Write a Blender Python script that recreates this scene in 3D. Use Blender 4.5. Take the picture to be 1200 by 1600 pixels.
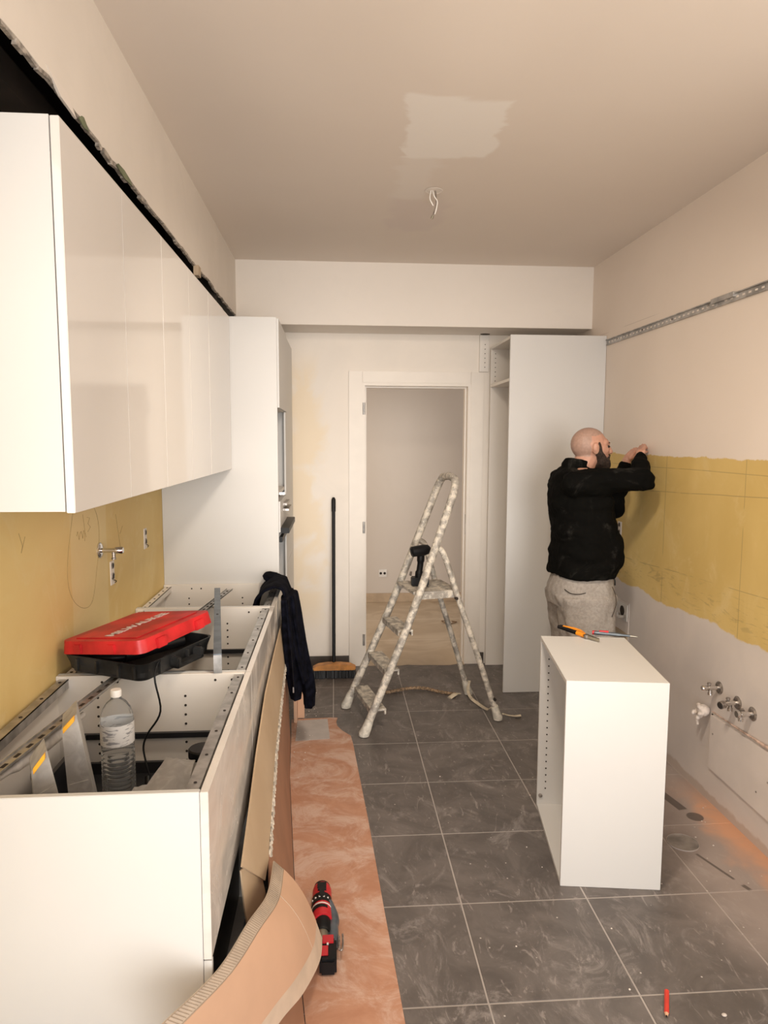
import bpy, bmesh, math, random
from mathutils import Vector, Matrix, noise as mn
random.seed(7)
for o in list(bpy.data.objects): bpy.data.objects.remove(o)
S = bpy.context.scene; C = S.collection
pi = math.pi; V = Vector
# ------------------------------------------------------------ camera
cam = bpy.data.objects.new('camera', bpy.data.cameras.new('camera')); C.objects.link(cam)
S.camera = cam
yaw, pit, rol = .0716, .1029, .0036
F = V((math.sin(yaw)*math.cos(pit), math.cos(yaw)*math.cos(pit), -math.sin(pit)))
R0 = V((math.cos(yaw), -math.sin(yaw), 0)); U0 = R0.cross(F)
R1 = R0*math.cos(rol)+U0*math.sin(rol); U1 = U0*math.cos(rol)-R0*math.sin(rol)
M = Matrix((R1, U1, -F)).transposed().to_4x4(); M.translation = V((0, 0, 1.6741))
cam.matrix_world = M
cam.data.sensor_fit = 'HORIZONTAL'; cam.data.sensor_width = 36; cam.data.lens = 36*1086/1200
cam.data.clip_start = .05
# ------------------------------------------------------------ light
w = bpy.data.worlds.new('world'); S.world = w; w.use_nodes = True
w.node_tree.nodes['Background'].inputs[0].default_value = (.90, .94, 1, 1)
w.node_tree.nodes['Background'].inputs[1].default_value = 1.4
def area(name, loc, rot, sx, sy, power, col):
    l = bpy.data.lights.new(name, 'AREA'); l.shape = 'RECTANGLE'; l.size = sx; l.size_y = sy
    l.energy = power; l.color = col
    o = bpy.data.objects.new(name, l); C.objects.link(o); o.location = loc; o.rotation_euler = rot
    return o
area('window_daylight', (.42, -1.27, .80), (pi/2, 0, 0), 2.4, 1.4, 11, (.78, .87, 1))
XW0, XR0 = -.919, 1.744
def point(name, loc, power, col, r):
    l = bpy.data.lights.new(name, 'POINT'); l.energy = power; l.color = col; l.shadow_soft_size = r
    o = bpy.data.objects.new(name, l); C.objects.link(o); o.location = loc; return o
point('work_lamp', (.9, -.9, 2.4), 6, (1, .76, .54), .30)
cd_ = area('ceiling_fill', (.40, 1.72, 2.78), V((.06, .62, -.78)).to_track_quat('-Z', 'Y').to_euler(), .30, .20, 17, (1, .86, .70)); cd_.data.spread = math.radians(118)  # added fill light above the view, no such ceiling fitting known
area('side_fill_left', (XW0+.02, -.25, 1.6), (0, -pi/2, 0), 2.0, 1.9, 34, (1, .92, .83))  # unseen fill light added to brighten the right wall
area('side_fill_right', (XR0-.02, .65, 1.6), (0, pi/2, 0), 2.0, 2.6, 25, (1, .92, .83))  # unseen fill light added to brighten the left cabinet fronts
sn = bpy.data.lights.new('low_hazy_sun', 'SUN'); sn.energy = 1.8; sn.angle = math.radians(28); sn.color = (1, .945, .87)
so = bpy.data.objects.new('low_hazy_sun', sn); C.objects.link(so); so.rotation_euler = V((-.06, 1, -.04)).to_track_quat('-Z', 'Y').to_euler()
area('hall_light', (-.85, 6.2, 1.5), (0, -pi/2, 0), 1.6, 1.2, 14, (1, .82, .64))
vs = S.view_settings
S.display_settings.display_device = 'sRGB'
vs.view_transform = 'Standard'; vs.look = 'None'; vs.gamma = 1; vs.use_curve_mapping = False
vs.exposure = 0.0
# ------------------------------------------------------------ materials
class NT:
    def __init__(s, name):
        s.m = bpy.data.materials.new(name); s.m.use_nodes = True; s.t = s.m.node_tree
        s.b = s.t.nodes['Principled BSDF']
    def n(s, typ, **kw):
        n = s.t.nodes.new(typ)
        for k, v in kw.items(): setattr(n, k, v)
        return n
    def put(s, sock, v):
        if isinstance(v, bpy.types.NodeSocket): s.t.links.new(v, sock)
        elif isinstance(v, (tuple, list)) and len(v) == 3 and sock.type == 'RGBA': sock.default_value = (*v, 1)
        else: sock.default_value = v
    def pos(s):
        return s.n('ShaderNodeNewGeometry').outputs['Position']
    def obj(s): return s.n('ShaderNodeTexCoord').outputs['Object']
    def xyz(s, v=None):
        n = s.n('ShaderNodeSeparateXYZ'); s.put(n.inputs[0], v or s.pos()); return n.outputs
    def noise(s, scale, detail=4, dist=0, vec=None, rough=.5):
        n = s.n('ShaderNodeTexNoise'); s.put(n.inputs['Vector'], vec or s.pos())
        n.inputs['Scale'].default_value = scale; n.inputs['Detail'].default_value = detail
        n.inputs['Distortion'].default_value = dist; n.inputs['Roughness'].default_value = rough
        return n.outputs[0]
    def map(s, scale, rot=(0, 0, 0), vec=None):
        n = s.n('ShaderNodeMapping'); s.put(n.inputs[0], vec or s.pos())
        n.inputs['Scale'].default_value = scale; n.inputs['Rotation'].default_value = rot
        return n.outputs[0]
    def ramp(s, f, a, b, lo=0., hi=1.):
        n = s.n('ShaderNodeMapRange', interpolation_type='SMOOTHSTEP'); s.put(n.inputs[0], f)
        n.inputs[1].default_value = a; n.inputs[2].default_value = b
        n.inputs[3].default_value = lo; n.inputs[4].default_value = hi
        return n.outputs[0]
    def mix(s, f, a, b, mode='MIX'):
        n = s.n('ShaderNodeMix', data_type='RGBA', blend_type=mode)
        s.put(n.inputs[0], f); s.put(n.inputs[6], a); s.put(n.inputs[7], b); return n.outputs[2]
    def math(s, op, a, b=0.):
        n = s.n('ShaderNodeMath', operation=op); s.put(n.inputs[0], a); s.put(n.inputs[1], b); return n.outputs[0]
    def band(s, v, a, b, e=.004):
        return s.math('MULTIPLY', s.ramp(v, a-e, a+e), s.ramp(v, b-e, b+e, 1, 0))
    def bump(s, h, st=.2, d=.01):
        n = s.n('ShaderNodeBump'); n.inputs['Strength'].default_value = st; n.inputs['Distance'].default_value = d
        s.put(n.inputs['Height'], h); s.t.links.new(n.outputs[0], s.b.inputs['Normal'])
    def out(s, col, rough=.5, metal=0., **kw):
        s.put(s.b.inputs['Base Color'], col); s.put(s.b.inputs['Roughness'], rough); s.put(s.b.inputs['Metallic'], metal)
        for k, v in kw.items(): s.put(s.b.inputs[k.replace('_', ' ')], v)
        return s.m
def simple(name, c, rough=.5, metal=0., var=.06, scale=12, bump=0., **kw):
    t = NT(name); n = t.noise(scale, 5)
    d = tuple(x*(1-var*2.2) for x in c); l = tuple(min(1, x*(1+var)) for x in c)
    if bump: t.bump(t.noise(scale*4, 3), bump, .004)
    return t.out(t.mix(t.ramp(n, .3, .7), d, l), rough, metal, **kw)
WHITE = (.84, .77, .70)
def mat_plaster(name, c=WHITE, patch=.05):
    t = NT(name); n = t.noise(1.3, 6, .6); n2 = t.noise(7, 6, 1)
    col = t.mix(t.ramp(n, .35, .65), tuple(x*(1-patch) for x in c), c)
    col = t.mix(t.ramp(n2, .45, .75, 0, .35), col, tuple(x*(1-patch*1.6) for x in c))
    t.bump(t.noise(30, 4), .06, .004)
    return t.out(col, .75)
m = {}
m['ceil'] = None
t = NT('ceiling_paint'); p = t.xyz(); n = t.noise(3, 6, 1.2); nn = t.math('MULTIPLY', t.math('SUBTRACT', n, .5), .22)
px = t.math('ADD', p[0], nn); py = t.math('ADD', p[1], nn)
msk = t.math('MULTIPLY', t.band(px, .27, .63, .012), t.band(py, 2.48, 2.98, .02))
msk2 = t.math('MULTIPLY', t.band(px, .30, .56, .03), t.band(py, 3.5, 3.98, .05))
msk3 = t.math('MULTIPLY', t.band(px, .29, .44, .03), t.band(py, 2.95, 3.5, .04))
base = t.mix(t.ramp(t.noise(.9, 5), .35, .7), (.80, .715, .635), (.83, .745, .665))
base = t.mix(msk3, base, (.83, .76, .69)); base = t.mix(msk2, base, (.77, .68, .62))
m['ceil'] = t.out(t.mix(msk, base, (.90, .85, .79)), .7)
t = NT('back_wall_plaster'); p = t.xyz(); n = t.noise(2.6, 7, .8, rough=.62)
ms = t.math('MULTIPLY', t.band(t.math('ADD', p[0], t.math('MULTIPLY', t.math('SUBTRACT', n, .5), .35)), -.34, -.10, .05), t.ramp(t.noise(4, 5, .5), .30, .5))
ms = t.math('MULTIPLY', ms, t.band(p[2], .35, 2.2, .15))
m['back'] = t.out(t.mix(t.math('MULTIPLY', ms, .8), t.mix(t.ramp(n, .4, .65), (.86, .795, .72), (.83, .77, .70)), (.84, .71, .53)), .8)
m['plaster'] = mat_plaster('white_plaster')
m['soffit'] = mat_plaster('soffit_plaster', (.83, .765, .69), .06)
m['beam'] = mat_plaster('beam_plaster', (.84, .78, .715), .03)
def yellow(t):
    a = t.noise(1.6, 6, .7); b = t.noise(5, 7, 1.5, rough=.65)
    y = t.mix(t.ramp(a, .3, .7), (.70, .50, .19), (.78, .59, .25))
    return t.mix(t.ramp(b, .5, .75, 0, .5), y, (.80, .65, .34))
# right wall
t = NT('right_wall_plaster'); p = t.xyz()
Y, Z = p[1], p[2]
n = t.noise(7, 6, .8, rough=.62); wob = t.math('MULTIPLY', t.math('SUBTRACT', n, .5), .05)
n3 = t.noise(1.7, 3); wob2 = t.math('MULTIPLY', t.math('SUBTRACT', n3, .5), .14)
top = t.math('SUBTRACT', Z, wob)
botZ = t.math('ADD', t.math('ADD', Z, wob), wob2)
mask = t.math('MULTIPLY', t.ramp(top, 1.594, 1.602, 1, 0), t.ramp(botZ, .822, .832))
upper = t.mix(t.ramp(t.noise(1.2, 5, .5), .35, .7), (.83, .735, .65), (.86, .765, .68))
lower = t.mix(t.ramp(t.noise(2.5, 6, .8), .3, .7), (.68, .62, .585), (.76, .69, .64))
base = t.mix(t.ramp(Z, 1.0, 1.4), lower, upper)
yl = t.mix(t.ramp(t.noise(1.6, 6, .7), .3, .7), (.66, .47, .16), (.76, .56, .215))
yl = t.mix(t.ramp(t.noise(5, 7, 1.5, rough=.65), .5, .75, 0, .45), yl, (.80, .64, .32))
# brown glue smears along the lower part of the yellow band
sm = t.math('MULTIPLY', t.ramp(t.noise(9, 8, 2, rough=.7, vec=t.map((1, .5, 2.6))), .52, .62), t.band(Z, .86, 1.0, .05))
yl = t.mix(t.math('MULTIPLY', sm, .4), yl, (.33, .23, .10))
wl = t.math('MULTIPLY', t.math('SUBTRACT', t.noise(1.3, 2), .5), .02)
zz = t.math('ADD', Z, t.math('MULTIPLY', Y, .045))
lines = t.band(t.math('ADD', zz, wl), 1.565, 1.5685, .0012)
for l in (t.band(t.math('ADD', zz, wl), 1.158, 1.161, .0012), t.band(t.math('ADD', Y, wl), 3.541, 3.546, .0015), t.band(t.math('ADD', Y, wl), 2.832, 2.836, .0012), t.band(t.math('SUBTRACT', Z, wl), 1.535, 1.538, .001)):
    lines = t.math('MAXIMUM', lines, l)
lines = t.math('MULTIPLY', lines, t.ramp(t.noise(6, 2), .38, .5))
yl = t.mix(t.math('MULTIPLY', lines, .6), yl, (.30, .21, .09))
col = t.mix(mask, base, yl)
# crumbly bottom edge of the plaster
cr = t.math('MULTIPLY', t.ramp(t.math('SUBTRACT', Z, t.math('MULTIPLY', t.noise(11, 6), .06)), .0, .016, 1, 0), 1.)
col = t.mix(t.math('MULTIPLY', cr, .5), col, (.42, .30, .22))
lg = t.band(t.math('SUBTRACT', Z, t.math('MULTIPLY', t.math('SUBTRACT', Y, 4.4), .006)), 2.36, 2.3625, .0012)
lg = t.math('MULTIPLY', lg, t.ramp(t.noise(1.6, 1), .45, .5))
col = t.mix(t.math('MULTIPLY', lg, .45), col, (.35, .28, .24))
t.bump(t.noise(18, 6, .5), .10, .006)
m['right'] = t.out(col, .72)
# left wall
t = NT('left_wall_yellow'); p = t.xyz(); yl = yellow(t)
st = t.band(t.math('ADD', p[1], t.math('MULTIPLY', t.noise(9, 2), .02)), 2.48, 2.865, .006)
yl = t.mix(t.math('MULTIPLY', st, .45), yl, (.80, .67, .38))
streak = t.ramp(t.noise(3.5, 5, 1, vec=t.map((1, .5, 1.2), (.6, 0, 0))), .58, .66)
yl = t.mix(t.math('MULTIPLY', streak, .4), yl, (.78, .62, .28))
col = t.mix(t.ramp(p[2], 2.30, 2.32), yl, (.022, .016, .012))  # shade of the cavity above the cabinets painted into the wall
t.bump(t.noise(16, 6, .5), .12, .006)
m['left'] = t.out(col, .6)
m['cavity_shade'] = simple('cavity_shade_paint', (.028, .02, .015), .9)  # near-black colour stands in for the unlit cavity
m['batten'] = simple('cavity_batten', (.055, .040, .030), .85)
m['gyps'] = simple('broken_plasterboard', (.42, .37, .32), .9, var=.25, scale=60, bump=.6)
m['paper'] = simple('green_board_paper', (.20, .22, .13), .9, var=.2)
m['cab'] = simple('matt_white_foil', (.655, .645, .63), .42, var=.008, scale=2)
m['cabin'] = simple('white_melamine', (.80, .75, .69), .45, var=.01, scale=3)
m['gloss'] = simple('glossy_white_front', (.74, .70, .66), .07, var=.005, scale=2, Coat_Weight=.3)
# film covered gloss of the drawer fronts
t = NT('film_covered_gloss'); n = t.noise(2.5, 5, 1.5, vec=t.map((1, 1, 3)))
m['film'] = t.out(t.mix(t.ramp(n, .4, .7), (.66, .62, .58), (.76, .71, .66)), t.ramp(t.noise(5, 4, 1), .35, .7, .10, .32))
m['black'] = simple('black_plastic', (.007, .007, .008), .42, var=.1, scale=20, Specular_IOR_Level=.25)
m['drawer'] = simple('anthracite_drawer', (.018, .018, .02), .35)
m['hole'] = simple('hole_dark', (.03, .022, .018), .9)
m['galv'] = simple('galvanised_steel', (.48, .465, .45), .38, .75, var=.14, scale=25)
m['blue'] = simple('blue_grey_steel', (.16, .19, .225), .38, .6, var=.12, scale=20)
m['chrome'] = simple('chrome', (.72, .70, .68), .16, 1., var=.06, scale=30)
m['dull'] = simple('dull_chrome', (.42, .38, .35), .34, .85, var=.25, scale=60)
m['white_pl'] = simple('white_plastic', (.80, .77, .73), .4)
m['red'] = simple('red_plastic', (.56, .018, .022), .42, var=.18, scale=9)
m['redd'] = simple('red_tool_plastic', (.55, .02, .03), .35)
m['case'] = simple('dusty_black_case', (.022, .022, .022), .5, var=.35, scale=14, bump=.1)
m['print'] = simple('worn_white_print', (.72, .60, .56), .6, var=.12, scale=80)
m['frame'] = simple('door_frame_paint', (.80, .735, .66), .4, var=.01)
m['hallw'] = mat_plaster('hall_paint', (.66, .60, .54), .02)
m['skirt'] = simple('dark_skirting', (.085, .072, .064), .5, var=.1)
m['tan'] = simple('tan_skirting', (.50, .38, .26), .55)
t = NT('hall_floor_cover'); n = t.noise(2.5, 6, 1.4)
p = t.xyz(); yy = t.math('ADD', p[1], t.math('MULTIPLY', t.noise(1.2, 2), .12))
ln = t.math('MAXIMUM', t.band(yy, 5.74, 5.755, .006), t.band(yy, 6.40, 6.42, .008))
col = t.mix(t.ramp(n, .35, .7), (.50, .40, .29), (.62, .52, .40))
m['hallf'] = t.out(t.mix(t.math('MULTIPLY', ln, .5), col, (.74, .66, .56)), .6)
# floor tiles : slate, wiped dust, orange brick dust by the right wall
def floor_mat(name, b0, b1):
    t = NT(name); p = t.xyz()
    n = t.noise(4, 9, 1.6, rough=.62); base = t.mix(t.ramp(n, .3, .72), b0, b1)
    sw = t.noise(4.5, 10, 1.8, rough=.78, vec=t.map((1, .7, 1), (0, 0, .5)))
    base = t.mix(t.ramp(sw, .50, .68, 0, .65), base, (.33, .30, .285))
    sc = t.noise(15, 6, 2.5, rough=.7, vec=t.map((1, .35, 1), (0, 0, -.7)))
    base = t.mix(t.ramp(sc, .58, .68, 0, .55), base, (.36, .32, .30))
    nx = t.math('ADD', p[0], t.math('MULTIPLY', t.math('SUBTRACT', t.noise(3.5, 6, .5), .5), .35))
    yb = t.band(t.math('ADD', p[1], t.math('MULTIPLY', t.math('SUBTRACT', t.noise(2.3, 4), .5), .3)), 2.02, 3.45, .16)
    g = t.math('MULTIPLY', t.ramp(nx, 1.12, 1.58), yb)
    base = t.mix(t.math('MULTIPLY', g, .75), base, (.44, .365, .33))
    o = t.math('MULTIPLY', t.ramp(nx, 1.56, 1.72), t.band(p[1], 2.1, 3.05, .22))
    base = t.mix(t.math('MULTIPLY', o, t.ramp(t.noise(6, 6, .5), .2, .6, .45, 1)), base, (.70, .37, .22))
    # clean marks left where strips and a round foot stood in the dust
    def cl(a, b, hw):
        ax, ay = a; bx, by = b; L = math.hypot(bx-ax, by-ay); ux, uy = (bx-ax)/L, (by-ay)/L
        dx = t.math('SUBTRACT', p[0], ax); dy = t.math('SUBTRACT', p[1], ay)
        al = t.math('ADD', t.math('MULTIPLY', dx, ux), t.math('MULTIPLY', dy, uy))
        ac = t.math('ABSOLUTE', t.math('SUBTRACT', t.math('MULTIPLY', dx, uy), t.math('MULTIPLY', dy, ux)))
        return t.math('MULTIPLY', t.band(al, 0, L, .006), t.ramp(ac, hw-.002, hw+.002, 1, 0))
    mk = t.math('MAXIMUM', cl((1.545, 3.12), (1.585, 2.915), .022), cl((1.468, 2.58), (1.528, 2.41), .006))
    mk = t.math('MAXIMUM', mk, cl((1.54, 2.375), (1.552, 2.345), .009))
    dx = t.math('SUBTRACT', p[0], 1.608); dy = t.math('SUBTRACT', p[1], 2.853)
    rr = t.math('SQRT', t.math('ADD', t.math('MULTIPLY', dx, dx), t.math('MULTIPLY', dy, dy)))
    mk = t.math('MAXIMUM', mk, t.ramp(rr, .033, .039, 1, 0))
    base = t.mix(t.math('MULTIPLY', mk, .85), base, (.10, .08, .07))
    sp = t.n('ShaderNodeTexVoronoi'); t.put(sp.inputs['Vector'], t.pos()); sp.inputs['Scale'].default_value = 15
    base = t.mix(t.ramp(sp.outputs['Distance'], .035, .055, .8, 0), base, (.62, .58, .54))
    t.bump(t.noise(9, 7, 1), .07, .01)
    return t.out(base, t.ramp(sw, .4, .7, .42, .62))
m['tile'] = floor_mat('slate_tile', (.098, .085, .079), (.160, .140, .130))
m['grout'] = floor_mat('floor_grout', (.36, .325, .30), (.42, .38, .355))
# hardboard on floor
t = NT('brown_hardboard'); n = t.noise(5, 8, 2, rough=.68); f = t.noise(4.5, 10, 1.0, rough=.78, vec=t.map((1, 1.2, 1), (0, 0, .4)))
col = t.mix(t.ramp(n, .3, .7), (.44, .215, .13), (.52, .28, .18))
col = t.mix(t.ramp(f, .42, .66, 0, .75), col, (.66, .50, .42))
m['hard'] = t.out(col, .6)
m['brown'] = simple('brown_card', (.37, .19, .115), .6, var=.05, scale=6)
t = NT('beige_cardboard'); n = t.noise(3, 5, .5)
m['card'] = t.out(t.mix(t.ramp(n, .3, .7), (.46, .335, .215), (.53, .40, .27)), .8)
m['orange_card'] = simple('orange_brown_card', (.60, .375, .25), .7, var=.03, scale=5, bump=.04)
m['torn'] = simple('torn_white_paper', (.66, .60, .52), .9, var=.2, scale=60, bump=.5)
m['kraft'] = simple('kraft_border', (.60, .47, .36), .8, var=.05)
m['corr'] = simple('corrugation_grey', (.53, .43, .34), .8, var=.06)
m['rib'] = simple('corrugation_groove', (.36, .28, .21), .9)
m['note'] = simple('grey_paper', (.50, .455, .43), .8, var=.04)
m['navy'] = simple('navy_fleece', (.005, .0055, .011), .95, var=.3, scale=30, bump=.2, Specular_IOR_Level=.08)
m['zip'] = simple('zip_metal', (.5, .5, .5), .3, .8)
m['ladder'] = None
t = NT('paint_splattered_aluminium'); n = t.noise(26, 6, .25, vec=t.obj(), rough=.6); n2 = t.noise(60, 5, .5, vec=t.obj())
col = t.mix(t.ramp(n, .44, .60), (.36, .33, .29), (.66, .60, .51))
col = t.mix(t.ramp(n2, .60, .70, 0, .7), col, (.78, .74, .66))
t.bump(n, .3, .004)
m['ladder'] = t.out(col, .6, t.ramp(n, .38, .46, .5, 0))
m['rubber'] = simple('dirty_rubber_foot', (.66, .62, .54), .7, var=.12, scale=40)
m['rope'] = simple('hemp_rope', (.30, .20, .12), .9, var=.3, scale=80)
m['strap'] = simple('cream_strap', (.58, .50, .38), .8, var=.1, scale=30)
m['wood'] = simple('orange_beech', (.56, .24, .06), .5, var=.15, scale=18)
m['skin'] = simple('skin', (.56, .30, .215), .5, var=.06, scale=25, Subsurface_Weight=.08)
m['scalp'] = simple('shaved_scalp', (.40, .255, .20), .5, var=.05, scale=90)
m['beard'] = simple('dark_beard', (.040, .023, .016), .85, var=.3, scale=120, bump=.6)
t = NT('black_jumper'); n = t.noise(5, 8, 1.2, rough=.7); d = t.ramp(n, .54, .74, 0, .35)
t.bump(t.noise(260, 2), .25, .002)
m['jumper'] = t.out(t.mix(d, (.004, .004, .0035), (.09, .085, .075)), .92, Specular_IOR_Level=.06)
t = NT('grey_tracksuit'); n = t.noise(70, 6, .5); s = t.noise(24, 4, .4, rough=.7)
c0 = t.mix(t.ramp(n, .35, .65), (.30, .27, .245), (.36, .33, .30)); t.bump(t.noise(180, 3), .2, .003)
m['grey'] = t.out(t.mix(t.ramp(s, .69, .73, 0, .8), c0, (.72, .70, .66)), .9)
m['eye'] = simple('eye_dark', (.02, .015, .012), .2)
t = NT('clear_plastic'); m['clear'] = t.out((.93, .95, .96), .10, Transmission_Weight=.92, IOR=1.12)
t = NT('frosted_plastic'); m['frost'] = t.out(t.mix(t.ramp(t.noise(25, 4, 1), .4, .7), (.66, .63, .60), (.88, .85, .82)), .35, Transmission_Weight=.65, IOR=1.15)
t = NT('bottle_label'); p = t.xyz(t.obj()); n = t.noise(1, 2, vec=t.map((30, 30, 160), vec=t.obj()))
m['label'] = t.out(t.mix(t.ramp(n, .56, .60), (.80, .79, .78), (.35, .35, .37)), .35)
m['yellowc'] = simple('yellow_latch', (.85, .42, .03), .4)
m['orange'] = simple('orange_handle', (.86, .30, .015), .4)
m['foam'] = simple('pipe_foam', (.74, .66, .60), .9, var=.1, scale=40, bump=.5)
m['seam'] = simple('pinkish_mortar', (.62, .46, .38), .9, var=.2, scale=30, bump=.3)
m['plate'] = simple('grey_board', (.76, .69, .645), .7, var=.03, scale=5)
m['glassy'] = simple('dusty_lid', (.30, .27, .245), .35, var=.18, scale=14)
m['steel'] = simple('drill_steel', (.45, .42, .34), .28, .9)
m['pencilred'] = simple('red_lacquer', (.70, .05, .03), .4, var=.08)
m['pencilwood'] = simple('pencil_wood', (.72, .42, .26), .7)
m['mark'] = simple('pencil_mark', (.36, .26, .12), .9)
m['fabricgrey'] = m['grey']
m['shoe'] = simple('dark_shoe', (.05, .045, .04), .7)
# ------------------------------------------------------------ helpers
def root_of(p):
    off = V((0, 0, 0)); loc = False
    while p is not None:
        off += V(p.location)
        if p.get('_l'): loc = True
        p = p.parent
    return V((0, 0, 0)) if loc else off
def obj(name, bm, mat, parent=None, smooth=None, bevel=0, label=None):
    me = bpy.data.meshes.new(name)
    if bevel:
        es = [e for e in bm.edges if len(e.link_faces) == 2 and e.calc_face_angle(0) > .6]
        bmesh.ops.bevel(bm, geom=es, offset=bevel, segments=2, affect='EDGES', clamp_overlap=True)
    bmesh.ops.recalc_face_normals(bm, faces=bm.faces)
    off = root_of(parent)
    if off.length: bmesh.ops.translate(bm, verts=bm.verts, vec=-off)
    if smooth is not None:
        for f in bm.faces: f.smooth = True
        for e in bm.edges:
            if len(e.link_faces) != 2 or e.calc_face_angle(0) > math.radians(smooth): e.smooth = False
    bm.to_mesh(me); bm.free()
    if mat: me.materials.append(mat)
    o = bpy.data.objects.new(name, me); C.objects.link(o)
    if parent: o.parent = parent
    if label: o['label'] = label
    return o
def tag(o, label, cat, group=None):
    o['label'] = label; o['category'] = cat
    if group: o['group'] = group
    return o
def thing(name, label, cat, loc=(0, 0, 0), rz=0, group=None, local=False):
    o = bpy.data.objects.new(name, None); C.objects.link(o); o.location = loc; o.rotation_euler = (0, 0, rz)
    o.empty_display_size = .05
    if local or rz: o['_l'] = 1
    return tag(o, label, cat, group)
def centre(o):
    """put a single-mesh thing's origin at the base of its mesh"""
    me = o.data; vs_ = [v.co for v in me.vertices]
    c = V(((min(v.x for v in vs_)+max(v.x for v in vs_))/2, (min(v.y for v in vs_)+max(v.y for v in vs_))/2, min(v.z for v in vs_)))
    me.transform(Matrix.Translation(-c)); o.location = V(o.location)+c
    return o
def st(o): o['kind'] = 'structure'; return o
def B(): return bmesh.new()
def box(bm, x0, x1, y0, y1, z0, z1, mx=None):
    r = bmesh.ops.create_cube(bm, size=1)['verts']
    bmesh.ops.scale(bm, verts=r, vec=(abs(x1-x0), abs(y1-y0), abs(z1-z0)))
    bmesh.ops.translate(bm, verts=r, vec=((x0+x1)/2, (y0+y1)/2, (z0+z1)/2))
    if mx is not None: bmesh.ops.transform(bm, matrix=mx, verts=r)
    return bm
def bx(*a): return box(B(), *a)
def frame_for(d):
    d = d.normalized(); a = V((0, 0, 1)) if abs(d.z) < .9 else V((1, 0, 0))
    s = a.cross(d).normalized(); return s, d.cross(s)
def tube(bm, pts, r, n=10, cap=True, flat=1.):
    pts = [V(p) for p in pts]; rs = r if isinstance(r, (list, tuple)) else [r]*len(pts)
    rings = []; s = None
    for i, p in enumerate(pts):
        d = (pts[min(i+1, len(pts)-1)]-pts[max(i-1, 0)]).normalized()
        if s is None: s, u = frame_for(d)
        else:
            s = (s-d*s.dot(d)).normalized(); u = d.cross(s)
        rings.append([bm.verts.new(p+(s*math.cos(a)+u*math.sin(a)*flat)*rs[i]) for a in [2*pi*k/n for k in range(n)]])
    for a, b in zip(rings, rings[1:]):
        for k in range(n): bm.faces.new((a[k], a[(k+1) % n], b[(k+1) % n], b[k]))
    if cap: bm.faces.new(rings[0][::-1]); bm.faces.new(rings[-1])
    return bm
def smooth_pts(pts, n=6):
    pts = [V(p) for p in pts]; out = []
    for i in range(len(pts)-1):
        a = pts[max(i-1, 0)]; b = pts[i]; c = pts[i+1]; d = pts[min(i+2, len(pts)-1)]
        for k in range(n):
            t = k/n; out.append(.5*((2*b)+(c-a)*t+(2*a-5*b+4*c-d)*t*t+(3*b-a-3*c+d)*t**3))
    out.append(pts[-1]); return out
def lathe(bm, prof, mx=None, n=24):
    rings = []
    for r, z in prof:
        rings.append([bm.verts.new((r*math.cos(2*pi*k/n), r*math.sin(2*pi*k/n), z)) for k in range(n)])
    for a, b in zip(rings, rings[1:]):
        for k in range(n): bm.faces.new((a[k], a[(k+1) % n], b[(k+1) % n], b[k]))
    bm.faces.new(rings[0][::-1]); bm.faces.new(rings[-1])
    if mx is not None: bmesh.ops.transform(bm, matrix=mx, verts=[v for r in rings for v in r])
    return bm
def axis_mx(p, d):
    s, u = frame_for(V(d)); M_ = Matrix((s, u, V(d).normalized())).transposed().to_4x4(); M_.translation = V(p); return M_
def prism(bm, pts, ext):
    """closed outline (3D points) swept by vector ext"""
    a = [bm.verts.new(V(p)) for p in pts]; b = [bm.verts.new(V(p)+V(ext)) for p in pts]
    bm.faces.new(a); bm.faces.new(b[::-1]); n = len(a)
    for i in range(n): bm.faces.new((a[i], b[i], b[(i+1) % n], a[(i+1) % n]))
    return bm
def sheet(bm, rows, th):
    """grid of points -> thickened sheet"""
    g = [[V(p) for p in r] for r in rows]; R = len(g); K = len(g[0])
    def nrm(i, j):
        a = g[min(i+1, R-1)][j]-g[max(i-1, 0)][j]; b = g[i][min(j+1, K-1)]-g[i][max(j-1, 0)]
        return a.cross(b).normalized()
    T = [[bm.verts.new(g[i][j]+nrm(i, j)*th/2) for j in range(K)] for i in range(R)]
    D = [[bm.verts.new(g[i][j]-nrm(i, j)*th/2) for j in range(K)] for i in range(R)]
    for i in range(R-1):
        for j in range(K-1):
            bm.faces.new((T[i][j], T[i][j+1], T[i+1][j+1], T[i+1][j])); bm.faces.new((D[i][j], D[i+1][j], D[i+1][j+1], D[i][j+1]))
    for i in range(R-1):
        bm.faces.new((T[i][0], T[i+1][0], D[i+1][0], D[i][0])); bm.faces.new((T[i][-1], D[i][-1], D[i+1][-1], T[i+1][-1]))
    for j in range(K-1):
        bm.faces.new((T[0][j], D[0][j], D[0][j+1], T[0][j+1])); bm.faces.new((T[-1][j], T[-1][j+1], D[-1][j+1], D[-1][j]))
    return bm
def ell(bm, c, r, rot=None, seg=20, rings=14):
    v = bmesh.ops.create_uvsphere(bm, u_segments=seg, v_segments=rings, radius=1)['verts']
    mx = Matrix.Translation(V(c)) @ (rot.to_matrix().to_4x4() if rot else Matrix()) @ Matrix.Diagonal((*r, 1))
    bmesh.ops.transform(bm, matrix=mx, verts=v); return bm
def capsule(bm, a, ra, b, rb, n=14):
    a, b = V(a), V(b); d = b-a; L = d.length; u = d/L
    pts = []; rs = []
    for k in range(4, 0, -1):
        t = k/4.2*pi/2; pts.append(a-u*ra*math.sin(t)); rs.append(ra*math.cos(t))
    for k in range(5): t = k/4; pts.append(a+d*t); rs.append(ra+(rb-ra)*t)
    for k in range(1, 5):
        t = k/4.2*pi/2; pts.append(b+u*rb*math.sin(t)); rs.append(rb*math.cos(t))
    return tube(bm, pts, rs, n)
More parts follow.
